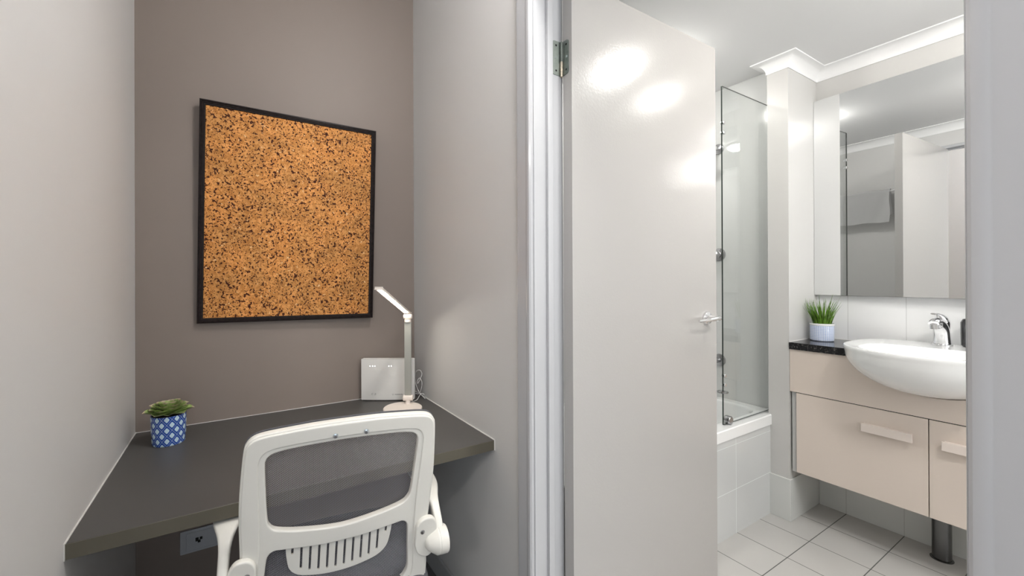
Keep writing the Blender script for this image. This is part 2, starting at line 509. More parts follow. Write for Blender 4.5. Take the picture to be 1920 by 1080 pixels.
# wall behind the camera; its wide window is added to let daylight in
b = bmesh.new()
wx0, wx1, wz0, wz1 = -2.3, 0.3, 0.55, 2.15
bx(b, (RX0-0.1, RY0-0.1, HF), (wx0, RY0, CH)); bx(b, (wx1, RY0-0.1, HF), (XB, RY0, CH))
bx(b, (wx0, RY0-0.1, HF), (wx1, RY0, wz0)); bx(b, (wx0, RY0-0.1, wz1), (wx1, RY0, CH))
struct('wall_front', b, M['wall'])
b = bmesh.new()
for x in (wx0, (wx0+wx1)/2-0.025, wx1-0.05): bx(b, (x, RY0-0.08, wz0), (x+0.05, RY0-0.02, wz1))
for z in (wz0, wz1-0.05): bx(b, (wx0, RY0-0.08, z), (wx1, RY0-0.02, z+0.05))
struct('window_added_room', b, M['trim'])  # frame of the added, unseen window

# baseboards of the niche
def skirt(name, lo, hi): struct(name, box(lo, hi, 0.003), M['base'])
skirt('baseboard_right', (XW-0.012, YJ+0.075, HF), (XW, YBK, HF+0.088))
skirt('baseboard_back', (XL, YBK-0.012, HF), (XW-0.012, YBK, HF+0.088))
skirt('baseboard_left', (XL, 0.31, HF), (XL+0.012, YBK-0.012, HF+0.088))

# bathroom shell
SEC = SB
struct('floor_bathroom', box(((XW+0.01)/SB, -1.7, -0.1), (XM+0.1, 1.76, 0.0)), M['floortile'])
struct('ceiling_bathroom', box((XBB, -1.7, CB), (XM+0.1, 1.76, CB+0.08)), M['ceil'])
struct('wall_mirror_side', box((XM, -1.7, 0), (XM+0.1, YN, CB)), M['bathwall'])
struct('wall_nib', box((XP, YN, 0), (XM+0.1, 1.003, CB)), M['bathwall'])
struct('wall_tub_end', box((XE, 1.003, 0), (XM+0.1, 1.76, CB)), M['surround'])
struct('wall_tub_side', box((XBB, 1.66, 0), (XE, 1.76, CB)), M['surround'])
b = bmesh.new()
bx(b, (XBB, -1.7, 0), (1.15, -1.6, CB)); bx(b, (2.25, -1.7, 0), (XM, -1.6, CB)); bx(b, (1.15, -1.7, 0), (2.25, -1.6, 0.85)); bx(b, (1.15, -1.7, 1.95), (2.25, -1.6, CB))
struct('wall_bathroom_near', b, M['bathwall'])
b = bmesh.new()
for x in (1.15, 1.675, 2.20): bx(b, (x, -1.66, 0.85), (x+0.05, -1.61, 1.95))
for z in (0.85, 1.90): bx(b, (1.15, -1.66, z), (2.25, -1.61, z+0.05))
struct('window_added_frame', b, M['trim'])  # frame around the added glowing pane, out of view
struct('window_added_pane', box((1.17, -1.645, 0.87), (2.23, -1.635, 1.93)), M['fill_pane'], 0)  # glowing pane added as unseen fill for the bathroom
struct('trim_nib_tile', box((XP-0.008, YN-0.006, 0), (XM, YN+0.094, 0.195), 0.002), M['skirttile'])
struct('trim_skirting_tile', box((XM-0.008, -1.6, 0), (XM, YN-0.0065, 0.195), 0.001), M['skirttile'])
struct('trim_splashback', box((XM-0.008, -0.3, 0.838), (XM, YN, 1.051), 0.001), M['splashtile'])

# cornice: cove swept with mitres along the wall line
def cornice(name, path, closed=False):
    """path: 2-D wall points; room on the left hand side of travel"""
    o, d = 0.052, 0.055
    prof = [(0, -d), (0.004, -d)]
    for k in range(9):
        a = PI/2*k/8
        prof.append((0.004 + (o-0.010)*(1-math.cos(a)), -d + 0.004 + (d-0.010)*math.sin(a)))
    prof += [(o-0.004, -0.006), (o, -0.005), (o, 0.001), (0, 0.001)]
    n = len(path); bm = bmesh.new(); rings = []
    for i, p in enumerate(path):
        p = Vector(p)
        if i == 0: t1 = t2 = (Vector(path[1])-p).normalized()
        elif i == n-1: t1 = t2 = (p-Vector(path[i-1])).normalized()
        else: t1 = (p-Vector(path[i-1])).normalized(); t2 = (Vector(path[i+1])-p).normalized()
        n1 = Vector((-t1.y, t1.x)); n2 = Vector((-t2.y, t2.x))
        m = (n1+n2); m = m/(m.dot(n1))
        rings.append([bm.verts.new((p.x+m.x*q, p.y+m.y*q, CB+h)) for q, h in prof])
    for a, c in zip(rings, rings[1:]):
        for k in range(len(prof)):
            bm.faces.new((a[k], a[(k+1) % len(prof)], c[(k+1) % len(prof)], c[k]))
    bm.faces.new(rings[0]); bm.faces.new(rings[-1])
    struct(name, bm, M['cornice'], 30)
cornice('trim_1', [(XM, -1.6), (XM, YN), (XP, YN), (XP, 1.003), (XE, 1.003)])
cornice('trim_10', [(XBB, 1.66), (XBB, -1.6), (XM, -1.6)])

SEC = 1.0
# ---- door frame
def jamb_box(b, lo, hi, bev=0.002): bx(b, lo, hi, bev)
b = bmesh.new()
jamb_box(b, (XW-0.001, YJ, ZBF), (XB+0.001, YJ+0.02, 2.075))
jamb_box(b, (XW+0.045, YJ-0.010, ZBF), (XB-0.040, YJ+0.001, 2.06))
struct('trim_2', b, M['trim'])
b = bmesh.new()
jamb_box(b, (XW-0.001, Y1-0.02, ZBF), (XB+0.001, Y1, 2.075))
jamb_box(b, (XW+0.045, Y1-0.001, ZBF), (XB-0.040, Y1+0.010, 2.06))
struct('trim_3', b, M['trim'])
b = bmesh.new()
jamb_box(b, (XW-0.001, Y1-0.02, 2.055), (XB+0.001, YJ+0.02, 2.075))
jamb_box(b, (XW+0.045, Y1, 2.044), (XB-0.040, YJ, 2.056))
struct('trim_4', b, M['trim'])
# architraves on the hall side: stepped, rounded profile
def archi(y_in, y_out, name):
    s = 1 if y_out > y_in else -1
    wd = abs(y_out-y_in)
    prof = [(0, 0), (0, 0.010), (0.004, 0.0145), (0.011, 0.016), (0.018, 0.0145), (0.021, 0.0135), (wd-0.012, 0.0150), (wd-0.004, 0.0145), (wd, 0.009), (wd, 0)]
    bm = prism(prof, lambda a, h: (XW-h, y_in+s*a, HF), lambda a, h: (XW-h, y_in+s*a, 2.12))
    struct(name, bm, M['trim'], 30)
archi(YJ+0.004, YJ+0.070, 'trim_5')
archi(Y1-0.001, Y1-0.067, 'trim_6')
struct('trim_7', box((XW-0.015, Y1-0.067, 2.06), (XW, YJ+0.07, 2.125), 0.003), M['trim'])
struct('trim_8', box((XB, YJ+0.006, ZBF), (XB+0.012, YJ+0.032, 2.08), 0.002), M['trim'])
struct('trim_9', box((XB, Y1-0.065, ZBF), (XB+0.015, Y1-0.005, 2.12), 0.003), M['trim'])

# ---- the open door
dz0, dz1 = ZBF+0.008, 2.045
dlf = struct('door_1', box((XB+0.003, 0.917, dz0), (1.634, 0.956, dz1), 0.0015), M['door'])
ROOT[dlf.name] = Vector((0, 0, 0))
def lever(side):
    s = -1 if side == 'near' else 1
    y0 = 0.917 if s < 0 else 0.956
    b = bmesh.new()
    cx, cz = 1.563, 0.985
    lathe(b, [(0.0, 0), (0.026, 0), (0.026, s*0.006), (0.023, s*0.010), (0.013, s*0.012), (0.0115, s*0.02), (0.0115, s*0.043), (0, s*0.045)], (cx, y0, cz), 'Y', 28, False)
    pts = smooth_poly([(cx+0.016, y0+s*0.043, cz+0.001), (cx+0.002, y0+s*0.047, cz+0.003), (cx-0.03, y0+s*0.050, cz+0.002), (cx-0.07, y0+s*0.048, cz-0.001), (cx-0.112, y0+s*0.040, cz-0.003)], 5, False)
    n = len(pts)
    tube(b, pts, [0.0095*(1-0.45*(i/(n-1))) for i in range(n)], 12, sx=0.8)
    o = mk('door_handle', b, M['chrome'], dlf)
    o['label'] = 'chrome lever handle'
lever('near'); lever('far')
b = bx(bmesh.new(), (1.6335, 0.924, 0.955), (1.6352, 0.949, 1.015), 0.0005)
o = mk('latch_plate', b, M['dchrome'], dlf)
# hinges: leaf on jamb, leaf on door edge, barrel
def hinge(z0, z1):
    t = thing('butt_hinge', 'zinc coloured butt hinge joining the open door to its white jamb' if z0 > 1 else 'lower zinc butt hinge of the open door near the floor', 'hinge', (XB, YJ, z0), group=None)
    def leaf(axis, name):
        h = z1-z0; r = 0.009; w = 0.034 if axis == 'J' else 0.026
        pts = [(0, 0)]
        pts = [(0.002, 0.0)] + [(w-r+r*math.sin(a), r-r*math.cos(a)) for a in [PI/2*k/5 for k in range(6)]] + [(w-r+r*math.cos(a), h-r+r*math.sin(a)) for a in [PI/2*k/5 for k in range(6)]] + [(0.002, h)]
        if axis == 'J':
            bm = prism(pts, lambda a, c: (XB-0.002-a, YJ+0.0002, z0+c), lambda a, c: (XB-0.002-a, YJ-0.0018, z0+c))
        else:
            bm = prism(pts, lambda a, c: (XB+0.0030, YJ-0.006-a, z0+c), lambda a, c: (XB+0.0010, YJ-0.006-a, z0+c))
        lf = mk(name, bm, M['steel'], t, 0)
        for q in range(3):
            zz = z0 + h*(0.13+0.37*q)
            off = w*0.62 if q != 1 else w*0.72
            bb = bmesh.new()
            if axis == 'J': lathe(bb, [(0, -0.0022), (0.0032, -0.0022), (0.0034, -0.0012), (0, -0.0012)], (XB-off, YJ, zz), 'Y', 10, False)
            else: lathe(bb, [(0, 0.0004), (0.0032, 0.0004), (0.0034, 0.0015), (0, 0.0015)], (XB, YJ-0.006-off, zz), 'X', 10, False)
            mk('hinge_screw', bb, M['dark'] if q != 1 else M['screw'], lf)
    leaf('J', 'hinge_leaf'); leaf('D', 'hinge_leaf')
    b = bmesh.new(); lathe(b, [(0, 0), (0.0048, 0.0), (0.0048, (z1-z0)*0.44), (0, (z1-z0)*0.44)], (XB-0.003, YJ-0.006, z0-0.004), 'Z', 14, False)
    mk('hinge_barrel', b, M['brass'], t)
    b = bmesh.new(); lathe(b, [(0, (z1-z0)*0.45), (0.0038, (z1-z0)*0.45), (0.0038, (z1-z0)+0.001), (0.0025, (z1-z0)+0.004), (0, (z1-z0)+0.004)], (XB-0.003, YJ-0.006, z0-0.004), 'Z', 14, False)
    mk('hinge_barrel', b, M['steel'], t)
hinge(1.762, 1.866)
hinge(0.0, 0.104)

# ================================================================ DESK NICHE
t = thing('built_in_desk', 'dark grey laminate desktop spanning the niche between the walls', 'desk', (0.228, 1.54, 0.555))
mk('desktop', box((XL+0.001, 1.185, DZ-0.0335), (XW-0.001, YBK-0.001, DZ), 0.0008, 1), M['desk'], t)
mk('front_edge_band', box((XL+0.001, 1.183, DZ-0.0335), (XW-0.001, 1.1849, DZ-0.0006), 0.0003, 1), M['deskedge'], t)['label'] = 'brownish grey front edge strip'
b = bmesh.new()
bx(b, (XL+0.0002, 1.183, DZ), (XL+0.003, YBK, DZ+0.0025)); bx(b, (XW-0.003, 1.183, DZ), (XW-0.0002, YBK, DZ+0.0025)); bx(b, (XL+0.003, YBK-0.003, DZ), (XW-0.003, YBK-0.0002, DZ+0.0015))
bx(b, (XL+0.0002, 1.180, DZ-0.034), (XL+0.002, 1.183, DZ+0.0025)); bx(b, (XW-0.002, 1.180, DZ-0.034), (XW-0.0002, 1.183, DZ+0.0025))
mk('sealant_bead', b, M['sealant'], t)

# ---- cork board
CW, CHh = 0.667, 0.850
cb = thing('cork_board', 'large upright cork pinboard in thin black frame on taupe wall', 'pinboard', (0.2178, 1.876, 1.3937))
Rm = Matrix.Rotation(0.0145, 4, 'Y') @ Matrix.Rotation(0.026, 4, 'X') @ Matrix.Rotation(-0.026, 4, 'Z')
def cbx(x, z, y): return Rm @ Vector((x, y, z))
def rect(w_, h_): return [(-w_/2, -h_/2), (w_/2, -h_/2), (w_/2, h_/2), (-w_/2, h_/2)]
def ring_frame(w_, h_, prof):
    bm = bmesh.new(); rings = []
    for sx, sz in ((-1, -1), (1, -1), (1, 1), (-1, 1)):
        rings.append([bm.verts.new(cbx(sx*(w_/2-i), sz*(h_/2-i), y)) for i, y in prof])
    for i in range(4):
        a, c = rings[i], rings[(i+1) % 4]; n = len(prof)
        for k in range(n): bm.faces.new((a[k], a[(k+1) % n], c[(k+1) % n], c[k]))
    return bm
prof = [(0, 0.010), (0, -0.006), (0.003, -0.010), (0.007, -0.011), (0.009, -0.008), (0.012, -0.008), (0.014, -0.005), (0.018, -0.004), (0.0195, -0.001), (0.0195, 0.010)]
mk('frame', ring_frame(CW, CHh, prof), M['frame'], cb, 25, local=True)
b = bmesh.new()
q = [b.verts.new(cbx(x, z, y)) for y in (0.0, 0.009) for x, z in rect(CW-0.038, CHh-0.038)]
b.faces.new(q[:4]); b.faces.new(q[4:])
for i in range(4): b.faces.new((q[i], q[(i+1) % 4], q[4+(i+1) % 4], q[4+i]))
mk('cork_panel', b, M['cork'], cb, 0, local=True)
for sx in (-0.3, 0.3):
    for sz in (-0.4, 0.4):
        b = bmesh.new()
        p0 = cbx(sx, sz, 0.010)
        bx(b, (p0.x-0.006, p0.y-0.002, p0.z-0.006), (p0.x+0.006, YBK-1.876+0.0005, p0.z+0.006))
        mk('wall_spacer', b, M['dark'], cb, 0, local=True)

# ---- power point under the desk
t = thing('power_socket', 'pale grey wall socket plate on the back wall beneath desktop', 'socket', (-0.12, YBK, 0.15))
mk('faceplate', box((-0.176, YBK-0.008, 0.106), (-0.052, YBK, 0.192), 0.003), M['socket'], t)
f = mk('inner_cover', box((-0.156, YBK-0.0105, 0.116), (-0.062, YBK-0.0078, 0.182), 0.002), M['socket'], t)
b = bmesh.new()
bx(b, (-0.128, YBK-0.0115, 0.146), (-0.118, YBK-0.0102, 0.160), 0.001); bx(b, (-0.114, YBK-0.0115, 0.150), (-0.106, YBK-0.0102, 0.160), 0.001); bx(b, (-0.121, YBK-0.0115, 0.140), (-0.112, YBK-0.0102, 0.150), 0.001)
mk('socket_opening', b, M['dark'], t)

# ---- router
def router():
    W_, D_, Hh = 0.200, 0.030, 0.188
    t = thing('router', 'white upright internet modem box standing behind the desk lamp', 'modem', (0.494, 1.879, DZ+0.0005), math.radians(-31.0))
    fy = lambda x: -0.005*math.sin(PI*max(0, min(1, x/W_)))
    n = 14; prof = [(W_*k/n, fy(W_*k/n)) for k in range(n+1)] + [(W_-0.004, D_), (0.004, D_)]
    bm = prism(prof, lambda a, c: (a, c, 0.004), lambda a, c: (a, c, Hh))
    bmesh.ops.bevel(bm, geom=[e for e in bm.edges if e.calc_face_angle(0) > 0.9], offset=0.002, segments=2, affect='EDGES')
    mk('casing', bm, M['white'], t, local=True)
    mk('base_foot', box((0.006, 0.002, 0), (W_-0.006, D_-0.002, 0.0045)), M['dark'], t, local=True)
    mk('rear_shell', box((W_+0.0005, 0.006, 0.003), (W_+0.040, D_-0.002, Hh+0.001), 0.004), M['white'], t, local=True)['label'] = 'glossy white side section'
    at = lambda px: (px-676)/(760-676)*W_
    for px in (693.0, 698.0, 702.5, 729.0, 733.5):
        x = at(px); bb = bmesh.new(); lathe(bb, [(0, -0.0006), (0.0016, -0.0006), (0.0016, 0.001), (0, 0.001)], (x, fy(x), 0.157), 'Y', 12, False)
        mk('status_light', bb, M['statusled'], t, local=True)
    bb = bmesh.new()
    for px in (697.5, 702.5):   # two little curved arrows
        x = at(px); a0 = 0.6 if px < 700 else 0.6+PI
        tube(bb, [(x+0.0036*math.cos(a0+a), fy(x)-0.0003, 0.031+0.0036*math.sin(a0+a)) for a in [k*0.45 for k in range(11)]], 0.0007, 6)
    mk('printed_symbol', bb, M['greymark'], t, local=True)
    bb = bmesh.new(); x = at(736.5)
    tube(bb, [(x+0.003*math.cos(a), fy(x)-0.0003, 0.029+0.003*math.sin(a)) for a in [k*PI/6 for k in range(12)]], 0.0005, 6, closed=True)
    random.seed(3)
    xx = at(740)
    while xx < at(755):   # worn, unreadable maker's lettering
        wd = random.uniform(0.0016, 0.003)
        bx(bb, (xx, fy(xx)-0.0005, 0.0272), (xx+wd, fy(xx)+0.001, 0.0272+random.choice((0.0025, 0.0036))))
        xx += wd+0.0009
    mk('printed_logo', bb, M['greymark'], t, local=True)
router()

# ---- cable loops behind the lamp
b = bmesh.new()
pts = smooth_poly([(0.705, 1.868, 0.640), (0.725, 1.840, 0.606), (0.740, 1.800, 0.603), (0.745, 1.785, 0.628), (0.747, 1.780, 0.660), (0.738, 1.785, 0.680), (0.729, 1.790, 0.668), (0.732, 1.795, 0.655), (0.742, 1.785, 0.678), (0.747, 1.780, 0.700), (0.740, 1.785, 0.716), (0.730, 1.800, 0.712), (0.727, 1.815, 0.690), (0.732, 1.82, 0.650), (0.742, 1.80, 0.610), (0.748, 1.76, 0.595), (0.750, 1.75, 0.592)], 6, False)
tube(b, pts, 0.0016, 8)
pts = smooth_poly([(0.650, 1.712, 0.597), (0.680, 1.735, 0.5915), (0.708, 1.745, 0.594), (0.722, 1.755, 0.604), (0.740, 1.77, 0.612), (0.752, 1.765, 0.606), (0.754, 1.82, 0.60), (0.745, 1.88, 0.594)], 6, False)
tube(b, pts, 0.0014, 8)
tag(mk('cable', b, M['cable']), 'thin white cables looped beside the modem in the corner', 'cable')

# ---- desk lamp
def desk_lamp():
    bc = Vector((0.603, 1.641, DZ+0.0006))
    t = thing('desk_lamp', 'slim white LED desk lamp on round base, switched on', 'lamp', tuple(bc))
    b = bmesh.new()
    lathe(b, [(0, 0), (0.0785, 0), (0.080, 0.003), (0.080, 0.013), (0.0775, 0.0155), (0, 0.0160)], tuple(bc), 'Z', 56, False)
    mk('base', b, M['lampwhite'], t)
    b = bmesh.new(); lathe(b, [(0.0, 0), (0.0022, 0), (0.0022, 0.0008), (0, 0.0008)], (bc.x-0.048, bc.y-0.040, DZ+0.0158), 'Z', 12, False)
    mk('touch_button', b, M['greymark'], t)
    px, py = 0.642, 1.682
    # bottom joint: short horizontal knuckle
    ax = Vector((math.cos(YAW), -math.sin(YAW), 0))
    b = bmesh.new()
    lathe(b, [(0, 0), (0.011, 0), (0.010, 0.018), (0, 0.018)], (px, py, DZ+0.0155), 'Z', 20, False)
    c = Vector((px, py, DZ+0.040))
    tube(b, [c-ax*0.022, c-ax*0.020, c+ax*0.020, c+ax*0.022], [0.009, 0.0125, 0.0125, 0.009], 20)
    mk('lower_joint', b, M['lampwhite'], t)
    # pole: two parallel flat bars
    def slab(c0, c1, hw, hd, mat, name, bev=0.002):
        dy = Vector((-ax.y, ax.x, 0))
        bm = bmesh.new()
        bx(bm, (-hw, -hd, 0), (hw, hd, 1), 0)
        for v in bm.verts:
            k = v.co.z
            v.co = c0.lerp(c1, k) + ax*v.co.x + dy*v.co.y
        bmesh.ops.bevel(bm, geom=list(bm.edges), offset=bev, segments=2, affect='EDGES')
        return mk(name, bm, mat, t)
    zj = 0.985
    slab(Vector((px, py, DZ+0.048)), Vector((px, py, zj-0.028)), 0.0145, 0.005, M['lampgrey'], 'pole')
    b = bmesh.new()
    lathe(b, [(0, zj-0.030), (0.0145, zj-0.030), (0.0145, zj-0.018), (0, zj-0.018)], (px, py, 0), 'Z', 24, False)
    c = Vector((px, py, zj-0.006))
    tube(b, [c-ax*0.019, c-ax*0.017, c+ax*0.017, c+ax*0.019], [0.008, 0.011, 0.011, 0.008], 20)
    mk('upper_joint', b, M['lampwhite'], t)
    # head: flat bar rising toward the room, LED strip on its lower face
    A = Vector((px, py, zj+0.004)); B = Vector((0.452, 1.477, 1.103))
    d = (B-A).normalized()
    side = d.cross(Vector((0, 0, 1))).normalized(); nrm = side.cross(d).normalized()
    if nrm.z < 0: nrm = -nrm
    def bar(s0, s1, hw, n0, n1, bev):
        bm = bmesh.new(); L = (B-A).length
        bx(bm, (-hw, n0, s0*L), (hw, n1, s1*L), 0)
        for v in bm.verts: v.co = A + side*v.co.x + nrm*v.co.y + d*v.co.z
        bmesh.ops.bevel(bm, geom=list(bm.edges), offset=bev, segments=3, affect='EDGES')
        return bm
    mk('lamp_head', bar(0.0, 1.0, 0.0135, 0.0, 0.006, 0.0025), M['lampwhite'], t)
    mk('light_strip', bar(0.07, 0.965, 0.0080, -0.0012, 0.0005, 0.0004), M['led'], t)['label'] = 'glowing white light strip'
desk_lamp()

# ---- potted succulent
def leaf_mesh(bm, base, dirv, L, W, curl, mi_tip=True):
    dirv = dirv.normalized()
    side = dirv.cross(Vector((0, 0, 1)))
    if side.length < 0.05: side = Vector((1, 0, 0))
    side.normalize(); nr = side.cross(dirv).normalized()
    if nr.z < 0: nr = -nr
    rows = 8; cols = 4; g = []
    for i in range(rows+1):
        s = i/rows
        wd = W*(0.35+0.65*math.sin(min(1, s*1.35)*PI/2))*(1 - max(0, (s-0.62)/0.38)**2.2*0.97)
        cpt = base + dirv*L*s + nr*(curl*L*s*s)
        row = []
        for j in range(cols+1):
            u = j/cols*2-1
            row.append(bm.verts.new(cpt + side*wd*u + nr*(abs(u)**1.6*wd*0.45)))
        g.append(row)
    for i in range(rows):
        for j in range(cols):
            f = bm.faces.new((g[i][j], g[i][j+1], g[i+1][j+1], g[i+1][j]))
            f.material_index = 1 if i >= rows-1 else 0
def solidify(bm, th):
    bmesh.ops.solidify(bm, geom=bm.faces[:], thickness=th)
def succulent():
    c = Vector((-0.191, 1.742, DZ))
    t = thing('potted_succulent', 'artificial green succulent in small blue patterned pot on desk corner', 'plant', tuple(c))
    b = bmesh.new()
    H_ = 0.098
    lathe(b, [(0, 0.0), (0.044, 0.0), (0.0465, 0.004), (0.0485, 0.04), (0.0500, H_-0.004), (0.0492, H_), (0.0462, H_), (0.0455, H_-0.004), (0.0445, H_-0.014), (0, H_-0.014)], (0, 0, 0), 'Z', 48, False)
    mk('pot', b, M['bluepot'], t, 40, local=True)
    b = bmesh.new(); lathe(b, [(0.0, H_-0.0135), (0.044, H_-0.0135), (0.0445, H_-0.006), (0, H_-0.003)], (0, 0, 0), 'Z', 24, False)
    mk('soil', b, M['soil'], t, 40, local=True)
    b = bmesh.new(); random.seed(11)
    base = Vector((0, 0, H_-0.006))
    for ring, (n, L, W, el, z, cu) in enumerate([(9, 0.066, 0.026, 3, 0.005, 0.10), (8, 0.058, 0.024, 15, 0.009, 0.14), (7, 0.049, 0.021, 28, 0.013, 0.18), (6, 0.040, 0.018, 42, 0.016, 0.20), (5, 0.031, 0.014, 57, 0.019, 0.2), (4, 0.022, 0.010, 74, 0.021, 0.15)]):
        for k in range(n):
            a = 2*PI*(k/n) + ring*0.41 + random.uniform(-0.1, 0.1)
            e = math.radians(el+random.uniform(-5, 5))
            dv = Vector((math.cos(a)*math.cos(e), math.sin(a)*math.cos(e), math.sin(e)))
            leaf_mesh(b, base+Vector((math.cos(a)*0.004, math.sin(a)*0.004, z)), dv, L*random.uniform(0.92, 1.05), W, cu)
    solidify(b, 0.0012)
    lathe(b, [(0, 0), (0.006, 0), (0.006, 0.03), (0, 0.032)], (0, 0, H_-0.006), 'Z', 10, False)
    mk('rosette', b, [M['leaf'], M['leaftip']], t, 60, local=True)
succulent()

# ================================================================ OFFICE CHAIR
def chair():
    th = math.radians(-7.5)
    u = Vector((math.cos(th), math.sin(th), 0)); f = Vector((-math.sin(th), math.cos(th), 0))
    mid = Vector((0.2347, 1.0453, 0))
    back_y = -0.21
    loc = mid - f*back_y; loc.z = HF
    t = thing('office_chair', 'white framed mesh back office chair facing the desk, seen from behind', 'chair', tuple(loc), th)
    lean = math.radians(10); zc = 0.668 - HF
    def B(a, b_, n=0.0):
        """back plane coords -> chair local; n>0 towards the sitter"""
        a = a + 0.039*b_        # the back sits slightly askew
        return Vector((a, back_y - b_*math.sin(lean) + n*math.cos(lean), zc + b_*math.cos(lean) + n*math.sin(lean)))
    def mir(h): return h + [(-a, c) for a, c in reversed(h) if a > 1e-6]
    outer = smooth_poly(mir([(0, 0.137), (0.07, 0.1362), (0.127, 0.133), (0.180, 0.1285), (0.203, 0.122), (0.2160, 0.109), (0.2208, 0.090), (0.2250, 0.03), (0.2275, -0.03), (0.227, -0.09), (0.2245, -0.15), (0.2235, -0.20), (0.227, -0.27), (0.232, -0.34), (0.226, -0.41), (0.19, -0.445), (0, -0.455)]), 5)
    op1h = [(0, 0.088), (0.1057, 0.085), (0.150, 0.0805), (0.167, 0.0745), (0.1755, 0.063), (0.177, 0.042), (0.173, -0.033), (0.169, -0.088), (0.163, -0.106), (0.150, -0.118), (0.120, -0.1275), (0.089, -0.134), (0.045, -0.141), (0, -0.1445)]
    op2h = [(0, -0.187), (0.045, -0.186), (0.1, -0.1795), (0.135, -0.1745), (0.153, -0.173), (0.164, -0.181), (0.169, -0.2), (0.1731, -0.2566), (0.1770, -0.314), (0.171, -0.338), (0.155, -0.352), (0.1, -0.362), (0, -0.367)]
    op1 = smooth_poly(mir(op1h), 5); op2 = smooth_poly(mir(op2h), 5)
    fr = mk('back_frame', plate([outer, op1, op2], 0.009, 0.004, lambda a, c, n: B(a, c, n)), M['chair'], t, 45, local=True)
    # raised outer rib on the rear face: step line beside each opening
    def off(loop, d):
        out = []; N = len(loop)
        for i in range(N):
            p0, p1 = Vector(loop[i-1]), Vector(loop[(i+1) % N]); tt = (p1-p0).normalized()
            out.append((loop[i][0]+tt.y*d, loop[i][1]-tt.x*d))
        return out
    area = lambda L: sum(L[i][0]*L[(i+1) % len(L)][1]-L[(i+1) % len(L)][0]*L[i][1] for i in range(len(L)))/2
    so = -1 if area(outer) > 0 else 1
    outer_in = off(outer, 0.0045*so)
    big = smooth_poly(mir([(0, 0.098), (0.11, 0.095), (0.160, 0.0905), (0.179, 0.083), (0.1885, 0.066), (0.190, 0.042), (0.187, -0.033), (0.184, -0.10), (0.184, -0.20), (0.1865, -0.2566), (0.190, -0.320), (0.183, -0.350), (0.160, -0.368), (0, -0.380)]), 5)
    rb = mk('back_rib', plate([outer_in, big], 0.004, 0.0032, lambda a, c, n: B(a, c, -0.009+n)), M['chair'], fr, 45, local=True)
    # crossbar swelling on the rear
    bm = bmesh.new()
    pts = [B(a, -0.166 + 0.010*(abs(a)/0.17)**2, -0.004) for a in [k/10*0.172 for k in range(-10, 11)]]
    tube(bm, pts, [0.0175-0.004*(abs(k)/10)**2 for k in range(-10, 11)], 16, sx=1.0)
    for v in bm.verts:  # flatten towards the back plane
        pass
    # mesh fabric
    m_out = off(outer, -0.0012*so)
    mk('mesh_panel', plate([off(outer, 0.008*so)], 0.0008, 0.0002, lambda a, c, n: B(a, c, 0.0125+n), 0), M['chairmesh'], t, 0, local=True)
    mk('mesh_edge', plate([m_out, off(outer, 0.010*so)], 0.0022, 0.001, lambda a, c, n: B(a, c, 0.0118+n), 1), M['chairmesh_edge'], t, 45, local=True)
    bm.free()
    # lumbar grille with twelve slots
    lum = smooth_poly(mir([(0, -0.160), (0.06, -0.158), (0.125, -0.154), (0.1275, -0.17), (0.127, -0.19), (0.124, -0.215), (0.119, -0.237), (0.108, -0.253), (0.09, -0.265), (0.06, -0.2735), (0.03, -0.2785), (0, -0.280)]), 4)
    slots = []
    for k in range(6):
        a = 0.0101 + 0.0205*k
        top = -0.166; bot = {0: -0.266, 1: -0.264, 2: -0.261, 3: -0.256, 4: -0.246, 5: -0.200}[k]
        for s in (-1, 1):
            hw = 0.0026
            slots.append([(s*a-hw, top), (s*a+hw, top), (s*a+hw, bot+hw), (s*a+hw*0.5, bot), (s*a-hw*0.5, bot), (s*a-hw, bot+hw)])
    mk('lumbar_grille', plate([lum]+slots, 0.0025, 0.0008, lambda a, c, n: B(a, c, 0.0035+n), 1), M['chair'], t, 45, local=True)
    # screws on the top rail
    def screw(a, c, r=0.0062, n=-0.0145):
        bm = bmesh.new(); lathe(bm, [(0, 0), (r, 0), (r*0.9, -0.0022), (r*0.5, -0.0032), (0, -0.0034)], (0, 0, 0), 'Y', 16, False)
        R_ = Matrix.Rotation(lean, 4, 'X')
        for v in bm.verts: v.co = B(a, c, n) + R_ @ v.co
        return bm
    for a in (-0.0286, 0.0427): mk('back_screw', screw(a, 0.1045), M['screw'], fr, 40, local=True)
    # arm brackets, hubs and arms
    for s in (-1, 1):
        br = smooth_poly([(s*0.188, -0.215), (s*0.190, -0.188), (s*0.204, -0.170), (s*0.226, -0.168), (s*0.240, -0.180), (s*0.247, -0.205), (s*0.246, -0.262), (s*0.226, -0.285), (s*0.200, -0.272), (s*0.189, -0.245)], 5)
        brk = mk('arm_bracket', plate([br], 0.008, 0.004, lambda a, c, n: B(a, c, -0.018+n)), M['chair'], t, 45, local=True)
        mk('bolt', screw(s*0.2060, -0.2050, 0.0060, -0.0265), M['dchrome'], brk, 40, local=True)
        bm = bmesh.new(); hub0 = B(s*0.216, -0.243, -0.024); hub1 = B(s*0.277, -0.243, -0.024)
        bm = bmesh.new()
        ax = (hub1-hub0)
        tube(bm, [hub0+ax*k for k in (0.0, 0.05, 0.13, 0.50, 0.60, 0.61, 0.62, 0.95, 0.99, 1.0)], [0.008, 0.014, 0.021, 0.036, 0.0352, 0.0352, 0.0360, 0.0360, 0.034, 0.031], 32)
        mk('arm_hub', bm, M['chair'], t, 50, local=True)
        # arm: strut rising forward from the hub, then a flared flat pad running forward under the desk
        hy, hz = back_y, zc-0.247
